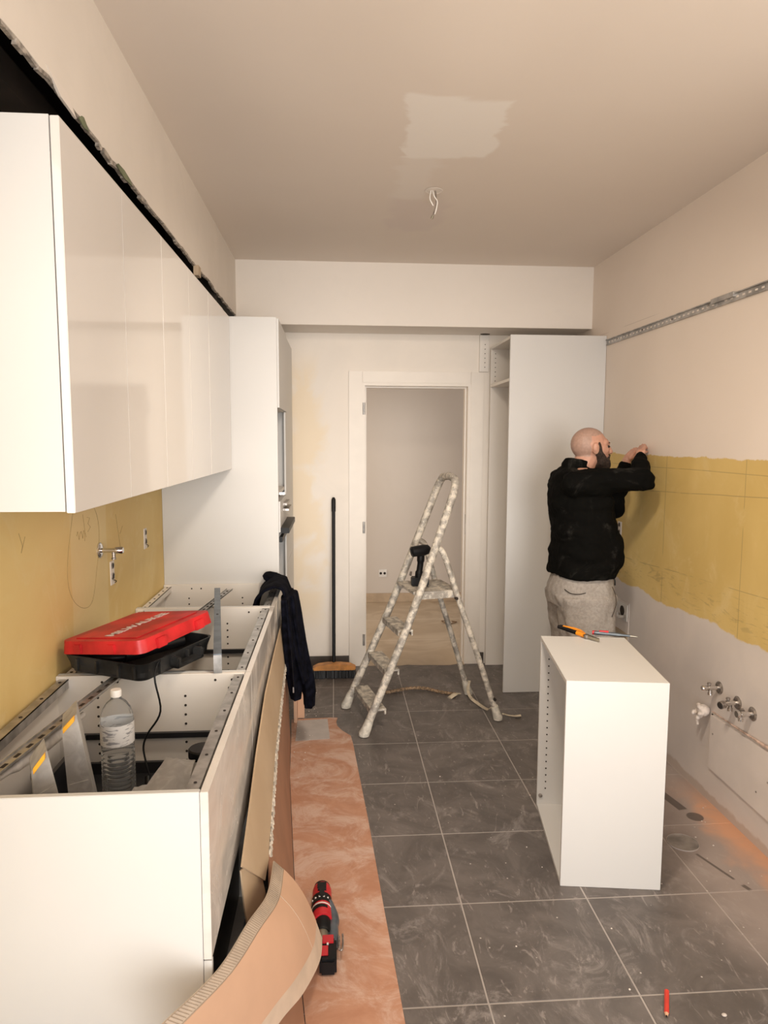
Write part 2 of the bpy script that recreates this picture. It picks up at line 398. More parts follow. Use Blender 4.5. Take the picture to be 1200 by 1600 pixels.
def remesh(bm, vox, smooth_it=6, fac=.5):
    me = bpy.data.meshes.new('tmp'); bm.to_mesh(me); bm.free()
    o = bpy.data.objects.new('tmp', me); C.objects.link(o)
    r = o.modifiers.new('r', 'REMESH'); r.mode = 'VOXEL'; r.voxel_size = vox; r.use_smooth_shade = True
    if smooth_it:
        s = o.modifiers.new('s', 'SMOOTH'); s.factor = fac; s.iterations = smooth_it
    dg = bpy.context.evaluated_depsgraph_get(); dg.update()
    nm = bpy.data.meshes.new_from_object(o.evaluated_get(dg))
    bpy.data.objects.remove(o); bpy.data.meshes.remove(me)
    nb = bmesh.new(); nb.from_mesh(nm); bpy.data.meshes.remove(nm); return nb
def holes(name, pts, r, axis, parent, mat=None):
    """tiny shelf-pin holes: short dark plugs along axis"""
    bm = B()
    for p in pts: lathe(bm, [(r, -.0008), (r, .0012)], axis_mx(p, axis), 10)
    o = obj(name, bm, mat or m['hole'], parent); o['kind'] = 'stuff'; return o
# ------------------------------------------------------------ room shell
XW, XR, YK, ZC = -.919, 1.744, 5.048, 2.834
YF = -1.3
floor = st(obj('floor', bx(-1.05, XR+.12, YF, 5.15, -.12, -.0014), m['grout']))
tm = bx(-.2306, .2306, -.2236, .2236, -.010, 0)
es = [e for e in tm.edges if all(v.co.z > -.001 for v in e.verts)]
bmesh.ops.bevel(tm, geom=es, offset=.0015, segments=1, affect='EDGES')
tile0 = bpy.data.meshes.new('floor_tile'); tm.to_mesh(tile0); tm.free(); tile0.materials.append(m['tile'])
cols = [-.709, -.244, .222, .688, 1.154]
for j in range(0, 12):
    yc = 1.888+(j-4)*.4515+.2258
    if yc > 5.0: continue
    for xc in cols+[1.565]:
        if xc == -.709 and j < 0: pass
        o = bpy.data.objects.new('floor_tile', tile0); C.objects.link(o); o.parent = floor
        o.location = (xc, yc, random.uniform(-.0006, 0))
        if xc == 1.565: o.scale.x = (.350)/.4626; o.location.x = 1.564
        if xc == -.709: o.scale.x = (.41)/.4626; o.location.x = -.6825
st(obj('ceiling', bx(-1.05, XR+.12, YF, 5.15, ZC, ZC+.12), m['ceil']))
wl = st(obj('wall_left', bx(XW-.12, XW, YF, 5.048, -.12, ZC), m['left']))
wr = st(obj('wall_right', bx(XR, XR+.12, YF, 5.048, -.12, ZC), m['right']))
# wall behind the camera with its big window opening
bm = B()
box(bm, XW, XW+.04, YF-.12, YF, -.12, ZC); box(bm, XR-.04, XR, YF-.12, YF, -.12, ZC)
box(bm, XW+.04, XR-.04, YF-.12, YF, 2.78, ZC); box(bm, XW+.04, XR-.04, YF-.12, YF, -.12, .03)
st(obj('wall_front', bm, m['plaster']))
# frames added round the two unseen side fill lights beside the camera
def light_frame(name, xa, xb, yc, ly):
    bm = B(); y0, y1, z0, z1 = yc-ly/2, yc+ly/2, .60, 2.60
    box(bm, xa, xb, y0-.06, y0, z0-.06, z1+.06); box(bm, xa, xb, y1, y1+.06, z0-.06, z1+.06); box(bm, xa, xb, y0, y1, z1, z1+.06); box(bm, xa, xb, y0, y1, z0-.06, z0)
    st(obj(name, bm, m['frame']))
light_frame('fill_frame_1', XW, XW+.03, -.25, 1.9); light_frame('fill_frame_2', XR-.03, XR, .65, 2.6)
# back wall with door opening
DX0, DX1, DZ = .200, .990, 2.085
bm = B(); box(bm, XW, DX0, YK, YK+.10, -.12, ZC); box(bm, DX1, XR, YK, YK+.10, -.12, ZC); box(bm, DX0, DX1, YK, YK+.10, DZ, ZC)
wb = st(obj('wall_back', bm, m['back']))
# beam
st(obj('wall_beam', bx(-.634, XR, 4.696, YK, 2.4285, ZC), m['beam']))
# soffit above the cabinets with a broken lower edge
bm = B(); pts = []; y = YF; XS = -.634
prof = []
while y < 4.696:
    prof.append((y, 2.4795+mn.noise(V((y*3.1, 0, 0)))*.014+random.uniform(-.004, .004)))
    y += random.uniform(.012, .075)
prof.append((4.696, 2.47))
out = [(XS, a, b) for a, b in prof]+[(XS, 4.696, ZC), (XS, YF, ZC)]
prism(bm, out, (-.013, 0, 0)); sof = st(obj('wall_soffit', bm, m['soffit']))
bm = B(); k = 0       # ragged gypsum edge showing below the paint
for (a, za), (b, zb) in zip(prof, prof[1:]):
    if a < 1.2: continue
    h = random.uniform(.003, .011)*(1.3 if b < 2.6 else .8)
    prism(bm, [(XS-.001, a, za+.001), (XS-.001, b, zb+.001), (XS-.002-random.uniform(0, .004), b, zb-h*random.uniform(.6, 1)), (XS-.003, a, za-h)], (-.010, 0, 0))
go = obj('broken_edge', bm, m['gyps'], sof); go['kind'] = 'stuff'
for (a, b, c, d) in ((1.88, 1.95, .0, .016), (2.18, 2.34, -.001, .014)):
    bm = B(); prism(bm, [(XS+.0015, a, 2.474+c), (XS+.0015, a+.02, 2.474+d*.8), (XS+.0015, (a+b)/2, 2.474+d), (XS+.0015, b-.02, 2.474+d*.5), (XS+.0015, b, 2.47), (XS+.0015, (a+b)/2, 2.464)], (-.003, 0, 0))
    obj('torn_paper', bm, m['paper'], sof)
bm = B(); prism(bm, [(XS+.002, 1.68, 2.50), (XS+.002, 1.80, 2.495), (XS+.002, 1.86, 2.462), (XS+.002, 1.76, 2.468)], (-.006, 0, 0)); obj('loose_plaster', bm, m['plaster'], sof)
st(obj('cavity_shade_top', bx(XW, XS-.014, YF, 4.696, ZC-.02, ZC-.001), m['cavity_shade']))  # dark panel added under the cavity ceiling, its shade painted in
st(obj('trim_2', bx(XW+.02, XW+.10, YF, 3.76, 2.56, 2.64), m['batten']))
st(obj('cavity_shade_end', bx(XW+.001, XS-.014, 4.0, 4.02, 2.34, ZC-.03), m['cavity_shade']))  # dark panel closing the cavity end, shade painted in
bm = B(); box(bm, -.645, -.622, 3.36, 3.42, 2.43, 2.475); obj('wood_wedge', bm, m['tan'], sof)
# door frame
d = st(obj('door_1', B(), None)); d.data.materials.clear()
for (a, b) in ((.106, DX0+.002), (DX1-.002, 1.083)): obj('casing', bx(a, b, YK-.018, YK-.001, 0, 2.165), m['frame'], d, bevel=.0025)
obj('casing', bx(DX0+.003, DX1-.003, YK-.017, YK-.001, 2.083, 2.165), m['frame'], d, bevel=.0025)
bm = B()
box(bm, DX0, DX0+.022, YK-.012, YK+.102, 0, DZ); box(bm, DX1-.022, DX1, YK-.012, YK+.102, 0, DZ); box(bm, DX0+.022, DX1-.022, YK-.012, YK+.102, DZ-.022, DZ)
obj('jamb', bm, m['frame'], d)
bm = B()
box(bm, DX0+.022, DX0+.034, YK+.045, YK+.10, 0, DZ-.022); box(bm, DX1-.034, DX1-.022, YK+.045, YK+.10, 0, DZ-.022); box(bm, DX0+.034, DX1-.034, YK+.045, YK+.10, DZ-.034, DZ-.022)
obj('door_stop', bm, m['frame'], d)
for z in (1.90, 1.04, .20):
    bm = B(); tube(bm, [(DX0+.014, YK-.014, z-.042), (DX0+.014, YK-.014, z+.042)], .0085, 12); box(bm, DX0+.004, DX0+.022, YK-.010, YK-.002, z-.038, z+.038)
    obj('hinge', bm, m['galv'], d, smooth=40)
obj('latch_plate', bx(DX1-.0235, DX1-.0215, YK+.01, YK+.028, .98, 1.13), m['galv'], d)
st(obj('baseboard_back', bx(-.298, .104, YK-.013, YK-.001, .001, .078), m['skirt'], bevel=.001))
st(obj('trim_4', bx(1.085, 1.117, YK-.012, YK-.001, .001, .085), m['skirt']))
# filler strip and ceiling gap over the door
bm = bx(1.046, 1.112, YK-.022, YK-.001, 2.168, 2.427)
fs = st(obj('trim_5', bm, m['cabin'])); holes('pin_holes', [(1.085, YK-.022, 2.20+k*.032) for k in range(6)], .0035, (0, 1, 0), fs)
bm = B(); lathe(bm, [(.032, -.003), (.036, .001)], Matrix.Translation((1.075, YK-.06, 2.4275)) @ Matrix.Diagonal((1, .8, 1, 1)), 16)
obj('pipe_hole', bm, m['batten'], bpy.data.objects['wall_beam'])
# hall beyond the door
st(obj('floor_hall', bx(-1.2, 2.6, 5.148, 7.2, -.12, .0), m['hallf']))
bm = B(); out = [(DX0+.02, 5.15, .0005)]+[(DX0+.02+(DX1-DX0-.04)*k/14, 5.02+random.uniform(-.012, .02), .0005) for k in range(15)]+[(DX1-.02, 5.15, .0005)]
prism(bm, out, (0, 0, .002)); st(obj('trim_6', bm, m['hallf']))
st(obj('wall_hall_back', bx(-1.2, 2.6, 7.08, 7.2, -.12, ZC), m['hallw']))
st(obj('wall_hall_right', bx(2.5, 2.6, 5.148, 7.08, -.12, ZC), m['hallw']))
st(obj('wall_hall_left', bx(-1.3, -1.2, 5.148, 7.08, -.12, ZC), m['hallw']))
st(obj('ceiling_hall', bx(-1.2, 2.6, 5.15, 7.2, ZC, ZC+.12), m['hallw']))
st(obj('baseboard_hall', bx(-1.2, 2.5, 7.066, 7.079, .001, .095), m['tan'], bevel=.001))
def socket_plate(name, cx, cz, w_, h_, y, mods, parent=None):
    pass
s_ = thing('wall_socket', 'white double power socket low on the far wall beyond the doorway', 'socket', (.496, 7.079, .30))
obj('cover_plate', bx(.455, .537, 7.069, 7.079, .265, .345), m['white_pl'], s_, bevel=.002)
for x in (.476, .516):
    bm = B(); lathe(bm, [(.013, -.001), (.013, .0015)], axis_mx((x, 7.068, .305), (0, -1, 0)), 16); obj('socket_hole', bm, m['hole'], s_)
bm = B()
for k in range(2): tube(bm, smooth_pts([(1.0+.05*k, 6.25, .012), (.98, 6.2, .02), (1.05, 6.16, .006), (1.12, 6.2, .012), (1.08, 6.26-.04*k, .006)]), .004, 6)
centre(tag(obj('cable_scrap', bm, m['rope'], smooth=40), 'curled scrap of cable on the hall floor beyond the doorway', 'cable'))
# drain lid set in the floor
bm = B(); lathe(bm, [(.062, -.002), (.064, .0025), (.058, .0035), (.056, .0022), (.0, .0022)][:4], Matrix.Translation((1.452, 2.66, 0)), 40); obj('drain_lid', bm, m['glassy'], floor, smooth=30, label='round dusty translucent drain cover')
bm = B(); lathe(bm, [(.0645, -.002), (.0645, .0038), (.0625, .0038), (.0625, .0)], Matrix.Translation((1.452, 2.66, 0)), 40); obj('drain_rim', bm, m['grout'], floor, smooth=30)
# ------------------------------------------------------------ ceiling wires
cw = thing('ceiling_light_outlet', 'round hole in the ceiling with loose lamp wires hanging out', 'wiring', (.468, 3.351, ZC))
bm = B(); lathe(bm, [(.038, -.001), (.036, .0)], axis_mx((.468, 3.351, ZC-.0008), (0, 0, 1)), 20)
obj('hole', bm, m['batten'], cw)
bm = B(); lathe(bm, [(.043, -.002), (.040, -.0035), (.037, -.002), (.038, .0)], axis_mx((.468, 3.351, ZC-.0004), (0, 0, 1)), 20); obj('rim', bm, m['plaster'], cw, smooth=40)
for pts, mt in (([(.462, 3.35, 0), (.468, 3.34, -.03), (.482, 3.335, -.055), (.478, 3.335, -.09), (.470, 3.33, -.115)], 'white_pl'), ([(.455, 3.352, 0), (.448, 3.34, -.04), (.456, 3.335, -.062), (.464, 3.335, -.075)], 'white_pl'), ([(.475, 3.35, 0), (.478, 3.34, -.06), (.468, 3.335, -.10), (.459, 3.33, -.128)], 'dull')):
    bm = B(); tube(bm, smooth_pts([(a, b, ZC+c) for a, b, c in pts]), .0028, 8); obj('wire', bm, m[mt], cw, smooth=50)
bm = B(); tube(bm, [(.461, 3.33, ZC-.122), (.456, 3.33, ZC-.136)], .006, 10); obj('terminal_block', bm, m['steel'], cw, smooth=40)
# ------------------------------------------------------------ steel rail on the right wall
def rail(y0, y1, label, join):
    r = thing('suspension_rail', label, 'rail', (XR, (y0+y1)/2, 2.28), group=None)
    bm = B(); z0 = 2.281
    box(bm, XR-.004, XR-.0005, y0, y1, z0, z0+.036); box(bm, XR-.013, XR-.0005, y0, y1, z0+.031, z0+.036); box(bm, XR-.010, XR-.0005, y0, y1, z0, z0+.004)
    obj('profile', bm, m['galv'], r)
    bm = B(); y = y0+.03
    while y < y1-.03: box(bm, XR-.0048, XR-.003, y, y+.018, z0+.013, z0+.021); y += .045
    o = obj('slots', bm, m['plaster'], r); o['kind'] = 'stuff'
    bm = B(); y = y0+.08
    while y < y1-.05: lathe(bm, [(.006, 0), (.006, .003), (.002, .005)], axis_mx((XR-.0045, y, z0+.02), (-1, 0, 0)), 10); y += .35
    o = obj('screws', bm, m['dull'], r, smooth=40); o['kind'] = 'stuff'
    if join: obj('joint_clip', bx(XR-.016, XR-.0005, y1-.12, y1+.02, z0+.020, z0+.041), m['galv'], r)
rail(3.12, 4.415, 'galvanised wall rail on the right wall, far length ending at the tall cabinet', False)
rail(.9, 3.115, 'galvanised wall rail on the right wall, near length running out of the frame', False)
obj('rail_joint_plate', bx(XR-.017, XR-.0005, 2.98, 3.16, 2.300, 2.322), m['galv'], bpy.data.objects['suspension_rail.001'])
# ------------------------------------------------------------ cabinets helpers
def flat_cyl(bm, p, r, h, ax, n=16): return lathe(bm, [(r, 0), (r, h)], axis_mx(p, ax), n)
# wall cabinets
XU = -.544; ZU = 1.519; ZT = 2.316
wg = 'white wall cabinets on the left wall'
units = [(1.497, 2.317, 2, 'nearest glossy white wall cabinet with two doors and its side in view'), (2.321, 3.139, 2, 'middle glossy white wall cabinet with two narrow doors'), (3.143, 3.553, 1, 'farthest glossy white wall cabinet, single door next to the tall white unit')]
for (a, b, nd, lab) in units:
    w_ = thing('wall_cabinet', lab, 'cabinet', (XW, (a+b)/2, ZU), group=wg)
    bm = B(); xf = XU-.020
    box(bm, XW+.001, xf, a, a+.016, ZU+.003, ZT); box(bm, XW+.001, xf, b-.016, b, ZU+.003, ZT)
    box(bm, XW+.001, xf, a+.016, b-.016, ZT-.016, ZT); box(bm, XW+.001, xf, a+.016, b-.016, ZU+.003, ZU+.019); box(bm, XW+.001, XW+.006, a+.016, b-.016, ZU+.02, ZT-.016)
    obj('carcass', bm, m['cab'], w_)
    for k in range(nd):
        y0 = a+(b-a)*k/nd+(.0012); y1 = a+(b-a)*(k+1)/nd-.0012
        obj('door', bx(xf+.002, XU, y0, y1, ZU, ZT-.001), m['gloss'], w_, bevel=.0012)
bm = bx(XU-.022, XU-.002, 3.557, 3.770, ZU, ZT-.001); box(bm, XW+.002, XU-.022, 3.557, 3.573, ZU+.003, ZT)
tag(centre(obj('filler_panel', bm, m['gloss'], bevel=.0012)), 'glossy white filler strip between the last wall cabinet and the tall unit', 'panel')
# tall unit left
XF = -.302
tu = thing('tall_cabinet', 'tall white oven housing on the left, its wide plain side facing the camera', 'cabinet', (-.61, 4.08, 0))
YT = 3.7726
obj('side_panel', bx(XW+.001, XF, YT, YT+.018, .001, 2.3166), m['cab'], tu, bevel=.001, label='wide plain white side panel')
obj('side_panel', bx(XW+.001, XF-.002, 4.372, 4.388, .001, 2.314), m['cab'], tu)
obj('back_panel', bx(XW+.001, XW+.006, YT+.018, 4.372, .08, 2.30), m['cabin'], tu)
obj('shelf', bx(XW+.006, XF-.006, YT+.018, 4.372, 1.842, 1.86), m['cabin'], tu); obj('shelf', bx(XW+.006, XF-.006, YT+.018, 4.372, 1.37, 1.388), m['cabin'], tu)
obj('shelf', bx(XW+.006, XF-.006, YT+.018, 4.372, .62, .638), m['cabin'], tu); obj('top_panel', bx(XW+.006, XF-.006, YT+.018, 4.372, 2.298, 2.314), m['cabin'], tu)
obj('door', bx(XF-.004, XF+.010, YT+.020, 4.376, 1.846, 2.313), m['cab'], tu, bevel=.001)
obj('front_strip', bx(XF-.004, XF+.006, 4.30, 4.386, 1.18, 1.842), m['cab'], tu, bevel=.001)
obj('front_strip', bx(XF-.004, XF+.006, 4.30, 4.386, .10, 1.14), m['cab'], tu, bevel=.001)
dr = obj('drawer', bx(-.80, XF+.008, YT+.025, 4.30, 1.17, 1.34), m['cab'], tu, bevel=.001)
bm = B(); box(bm, XF+.006, XF+.040, YT+.24, 4.28, 1.268, 1.280); obj('handle', bm, m['dull'], dr)
bm = B(); box(bm, XF+.006, XF+.030, YT+.24, 4.28, 1.30, 1.312); obj('handle', bm, m['dull'], dr)
obj('flap', bx(XF, XF+.055, YT+.03, 4.36, 1.165, 1.195), m['black'], tu, bevel=.002, label='black flap edge')
obj('flap', bx(XF, XF+.018, YT+.03, 4.28, 1.115, 1.145), m['black'], tu, bevel=.002, label='black flap edge')
obj('flap_arm', bx(XF+.0, XF+.030, YT+.06, YT+.10, 1.375, 1.387), m['chrome'], tu)
t2 = thing('tall_cabinet', 'narrower tall white cabinet filling the corner behind the oven housing', 'cabinet', (-.61, 4.7, 0))
bm = B(); box(bm, XW+.001, XF-.014, 4.390, 4.406, .001, 2.314); box(bm, XW+.001, XF-.014, 5.026, 5.042, .001, 2.314); box(bm, XW+.001, XF-.014, 4.406, 5.026, 2.298, 2.314)
obj('carcass', bm, m['cab'], t2)
obj('door', bx(XF-.012, XF+.004, 4.391, 5.04, .90, 2.313), m['cab'], t2, bevel=.001); obj('door', bx(XF-.012, XF+.004, 4.391, 5.04, .09, .896), m['cab'], t2, bevel=.001)
# right tall cabinet
XP = 1.118
rt = thing('tall_cabinet', 'open tall white cabinet on the right behind the man, plain side facing the camera', 'cabinet', (1.43, 4.7, 0))
obj('side_panel', bx(XP, XR-.002, 4.424, 4.442, .001, 2.343), m['cab'], rt, bevel=.001, label='wide plain white side panel')
sp = obj('side_panel', bx(XP+.004, XR-.002, 4.995, 5.013, .001, 2.338), m['cabin'], rt, bevel=.001)
holes('pin_holes', [(1.155, 4.9945, 2.10+k*.032) for k in range(7)]+[(1.155, 4.9945, 1.3-k*.032) for k in range(0)], .0035, (0, 1, 0), sp)
obj('top_panel', bx(XP+.004, XR-.002, 4.442, 4.995, 2.322, 2.338), m['cabin'], rt); obj('shelf', bx(XP+.006, XR-.02, 4.442, 4.995, 2.056, 2.074), m['cabin'], rt)
obj('back_panel', bx(XR-.008, XR-.002, 4.442, 4.995, .001, 2.32), m['cabin'], rt)
# ------------------------------------------------------------ base cabinets
HB = .8955; bg = 'white base cabinets without a worktop'
ub = [(1.4957, 2.3085, 'nearest open white base cabinet, holding a bottle and clear plastic cases', True), (2.3105, 3.233, 'middle open white base cabinet under the red tool case', False), (3.235, 3.770, 'farthest open white base cabinet against the tall unit, jacket over its front', False)]
for i, (a, b, lab, near) in enumerate(ub):
    u_ = thing('base_cabinet', lab, 'cabinet', (-.61, (a+b)/2, 0), group=bg)
    t0 = .016
    sp = obj('side_panel', bx(XW+.001, XF, a, a+t0, .001, HB), m['cab'], u_, bevel=.0012)
    sq = obj('side_panel', bx(XW+.001, XF-.001, b-t0, b, .08, HB), m['cabin'], u_, bevel=.0012)
    bp = bx(XW+.001, XW+.005, a+t0, b-t0, .09, HB-.07)
    bo = obj('back_panel', bp, m['cabin'], u_)
    obj('bottom_panel', bx(XW+.005, XF-.002, a+t0, b-t0, .08, .096), m['cabin'], u_)
    # top rails in galvanised steel
    bm = B(); box(bm, XF-.032, XF-.004, a+t0, b-t0, HB-.006, HB-.003); box(bm, XF-.006, XF-.004, a+t0, b-t0, HB-.04, HB-.003); box(bm, XF-.034, XF-.032, a+t0, b-t0, HB-.02, HB-.003)
    fr = obj('front_rail', bm, m['galv'], u_)
    holes('screw_holes', [(XF-.018, a+.05+k*(b-a-.1)/5, HB-.0026) for k in range(6)], .004, (0, 0, 1), fr)
    bm = B(); box(bm, XW+.012, XW+.042, a+t0, b-t0, HB-.012, HB-.009); box(bm, XW+.040, XW+.042, a+t0, b-t0, HB-.038, HB-.009)
    br = obj('back_rail', bm, m['galv'] if i == 0 else m['cabin'], u_)
    holes('screw_holes', [(XW+.027, a+.05+k*(b-a-.1)/5, HB-.0086) for k in range(6)], .005, (0, 0, 1), br)
    zs = [HB-.075-k*.032 for k in range(12)]
    yy = b-t0-.0002
    holes('pin_holes', [(x, yy, z) for x in (-.785, -.50) for z in zs]+[(x, yy, HB-.022) for x in (-.885, -.77, -.72, -.40, -.345)]+[(-.355, yy, HB-.05)], .0042, (0, -1, 0), sq)
    dr = obj('drawer', bx(-.835, XF-.006, a+t0+.014, b-t0-.012, .55, .562), m['drawer'], u_, label='black drawer with metal gallery rails')
    bm = B()
    box(bm, -.835, XF-.006, b-t0-.016, b-t0-.003, .50, .600); box(bm, -.835, XF-.05, b-t0-.016, b-t0-.003, .682, .700); box(bm, -.835, -.822, a+.03, b-.032, .50, .700)
    box(bm, -.835, XF-.006, a+t0+.003, a+t0+.016, .50, .600)
    obj('drawer_side', bm, m['drawer'], dr)
    obj('drawer', bx(-.80, XF-.030, a+t0+.01, b-t0-.01, .11, .30), m['drawer'], u_, bevel=.002)
    # drawer fronts, glossy under film
    if i == 0: sp_ = [(a+.001, b-.001)]
    else: sp_ = [(a+.001, b-.001)]
    for (c, d_) in sp_:
        obj('drawer_front', bx(XF+.001, XF+.0195, c, d_, HB-.402, HB-.001), m['film'], u_, bevel=.0012)
    if i == 0:
        obj('plinth_piece', bx(XF+.001, XF+.0195, a+.001, a+.017, .09, HB-.405), m['cab'], u_, bevel=.001)
ob = bpy.data.objects['base_cabinet']
bm = B(); lathe(bm, [(.035, 0), (.035, .003)], axis_mx((XW+.0052, 2.10, .665), (1, 0, 0)), 28); obj('cable_hole', bm, m['hole'], [c for c in ob.children if c.name.startswith('back_panel')][0], smooth=40)
# ------------------------------------------------------------ left wall fittings
vy, vz = 2.763, 1.241
lv = thing('stop_valve', 'chrome stop valve sticking out of the yellow wall on the left', 'valve', (XW, vy, vz))
bm = B(); lathe(bm, [(.031, 0), (.031, .004), (.024, .009), (.013, .010)], axis_mx((XW, vy, vz), (1, 0, 0)), 28); obj('flange', bm, m['chrome'], lv, smooth=35)
bm = B(); lathe(bm, [(.009, 0), (.009, .05), (.0115, .052), (.0115, .070)], axis_mx((XW+.008, vy, vz), (1, 0, 0)), 20); obj('stem', bm, m['chrome'], lv, smooth=35)
bm = B(); lathe(bm, [(.0135, 0), (.0135, .026), (.011, .030), (.006, .0305)], axis_mx((XW+.062, vy, vz), (1, 0, 0)), 20); obj('knob', bm, m['chrome'], lv, smooth=35)
bm = B(); lathe(bm, [(.007, 0), (.007, .022), (.009, .024), (.009, .030)], axis_mx((XW+.055, vy, vz-.006), (0, 0, -1)), 16); obj('outlet', bm, m['dull'], lv, smooth=35)
def wall_sock(x, y, z, s, label, dirx):
    g = thing('wall_box', label, 'socket', (x, y, z))
    obj('box_rim', bx(min(x, x+dirx*.004), max(x, x+dirx*.004), y-.024*s, y+.024*s, z-.05, z+.05), m['plaster'], g, bevel=.0015)
    for dz, rr in ((.030, .011), (-.014, .012)):
        bm = B(); lathe(bm, [(rr*1.25, 0), (rr*1.25, .003), (rr, .0032), (rr, .0012)], axis_mx((x+dirx*.004, y, z+dz), (dirx, 0, 0)), 16); obj('hole_ring', bm, m['dull'], g, smooth=35)
        bm = B(); lathe(bm, [(rr, 0), (rr, .0016)], axis_mx((x+dirx*.0042, y, z+dz), (dirx, 0, 0)), 16); obj('hole', bm, m['hole'], g)
    bm = B(); tube(bm, smooth_pts([(x+dirx*.005, y+.004, z-.03), (x+dirx*.014, y+.010, z-.036), (x+dirx*.008, y+.015, z-.044)]), .0018, 6); obj('wire', bm, m['black'], g, smooth=50)
wall_sock(XW, 2.905, 1.125, 1, 'open socket box on the yellow wall just under the chrome valve', 1)
wall_sock(XW, 3.419, 1.195, 1, 'open socket box on the yellow wall close to the tall white unit', 1)
wall_sock(XR, 4.11, 1.135, 1.1, 'open socket box on the yellow band in front of the man', -1)
# pencil scribbles on the left wall
bm = B(); cy, cz = 2.60, 1.26
def scr(pts): tube(bm, [(XW+.0006, a, b) for a, b in pts], .0007, 4)
scr([(cy+.16*math.cos(a)+.02*math.sin(3*a), cz+.21*math.sin(a)) for a in [2.2+k*.12 for k in range(45)]])
scr([(2.53+k*.012, 1.33+.018*math.sin(k*2.2)) for k in range(9)]); scr([(2.60, 1.40), (2.615, 1.34), (2.61, 1.30)]); scr([(2.64, 1.385), (2.67, 1.38), (2.65, 1.36), (2.675, 1.345), (2.645, 1.33)])
scr([(2.98+.01*k, 1.36-.03*k+.006*(k % 2)) for k in range(7)]); scr([(3.03, 1.27), (3.07, 1.30)]); scr([(2.08, 1.40), (2.10, 1.36), (2.09, 1.34), (2.12, 1.385)])
o = obj('pencil_scribble', bm, m['mark'], wl); o['kind'] = 'stuff'
# ------------------------------------------------------------ right wall fittings
def valve(y, z, lab, style):
    v = thing('angle_valve', lab, 'valve', (XR, y, z), group='angle valves low on the right wall')
    bm = B(); lathe(bm, [(.029, 0), (.029, .003), (.023, .008), (.010, .009)], axis_mx((XR, y, z), (-1, 0, 0)), 26); obj('flange', bm, m['dull'], v, smooth=35)
    bm = B(); lathe(bm, [(.010, 0), (.010, .03), (.0125, .031), (.0125, .046), (.010, .047), (.010, .058)], axis_mx((XR-.008, y, z), (-1, 0, 0)), 18); obj('body', bm, m['chrome'], v, smooth=35)
    if style == 0:
        bm = B(); lathe(bm, [(.010, 0), (.012, .004), (.012, .020), (.010, .024)], axis_mx((XR-.060, y, z), (-1, 0, 0)), 14); obj('knob', bm, m['chrome'], v, smooth=35)
        bm = B(); lathe(bm, [(.008, 0), (.008, .018), (.011, .019), (.011, .031)], axis_mx((XR-.045, y, z), (0, -.15, -1)), 14); obj('outlet', bm, m['chrome'], v, smooth=35)
        bm = B(); lathe(bm, [(.006, 0), (.006, .016), (.009, .017), (.009, .024)], axis_mx((XR-.05, y, z), (0, 0, 1)), 14); obj('spindle', bm, m['dull'], v, smooth=35)
    elif style == 1:
        bm = B(); lathe(bm, [(.012, 0), (.0165, .004), (.0165, .026)], axis_mx((XR-.058, y, z-.004), (-1, -.25, -.15)), 18); kn = obj('hose_nut', bm, m['dull'], v, smooth=35)
        bm = B(); lathe(bm, [(.0135, 0), (.0135, .002)], axis_mx((XR-.0840, y-.006, z-.008), (-1, -.25, -.15)), 18); obj('bore', bm, m['hole'], kn)
        bm = B(); lathe(bm, [(.008, 0), (.008, .02), (.011, .021), (.011, .034)], axis_mx((XR-.035, y, z), (0, -.1, -1)), 14); obj('outlet', bm, m['dull'], v, smooth=35)
        bm = B(); lathe(bm, [(.005, 0), (.005, .016), (.009, .017), (.009, .024)], axis_mx((XR-.045, y, z), (0, 0, 1)), 14); obj('spindle', bm, m['dull'], v, smooth=35)
    else:
        bm = B(); lathe(bm, [(.011, 0), (.014, .004), (.014, .016)], axis_mx((XR-.056, y, z), (-1, 0, 0)), 18); obj('hose_nut', bm, m['chrome'], v, smooth=35)
        bm = B(); lathe(bm, [(.008, 0), (.008, .018), (.012, .019), (.012, .022), (.010, .023), (.010, .030)], axis_mx((XR-.052, y, z), (0, 0, -1)), 14); obj('outlet', bm, m['chrome'], v, smooth=35)
        bm = B(); lathe(bm, [(.006, 0), (.006, .012), (.012, .013), (.012, .021)], axis_mx((XR-.04, y, z), (0, 1, .6)), 14); obj('spindle', bm, m['dull'], v, smooth=35)
valve(2.945, .560, 'farthest of three chrome angle valves low on the right wall', 0)
valve(2.800, .545, 'middle angle valve on the right wall with a dark open hose nut', 1)
valve(2.690, .540, 'nearest of three chrome angle valves low on the right wall', 2)
# cover board over pipe chase
cb = thing('access_board', 'flat grey cover board screwed low on the right wall under the valves', 'panel', (XR, 2.5, .16))
bm = B(); prism(bm, [(XR-.012, 2.985, .165), (XR-.012, 2.985, .415), (XR-.012, 2.6, .43), (XR-.012, 1.5, .45), (XR-.012, 1.5, .135)], (.0115, 0, 0)); bd = obj('board', bm, m['plate'], cb, bevel=.001)
bm = B(); box(bm, XR-.0025, XR-.0004, 2.985, 2.992, .160, .42); prism(bm, [(XR-.0025, 2.99, .159), (XR-.0025, 2.99, .166), (XR-.0025, 1.5, .136), (XR-.0025, 1.5, .129)], (.002, 0, 0)); obj('edge_shadow_strip', bm, m['hole'], cb)  # dark strips stand in for the shadow along the board edges
for (y, z) in ((2.96, .335), (2.55, .31), (2.62, .235), (1.9, .3)):
    bm = B(); lathe(bm, [(.0045, 0), (.003, .0012)], axis_mx((XR-.012, y, z), (-1, 0, 0)), 10); obj('screw', bm, m['dull'], cb)
bm = B(); tube(bm, smooth_pts([(XR-.005, 2.985, .432), (XR-.007, 2.8, .438), (XR-.0085, 2.6, .447), (XR-.009, 2.2, .46), (XR-.009, 1.5, .465)]), [.003]*6+[.005]*6+[.007]*6+[.008]*7, 8); obj('mortar_seam', bm, m['seam'], cb, smooth=60)
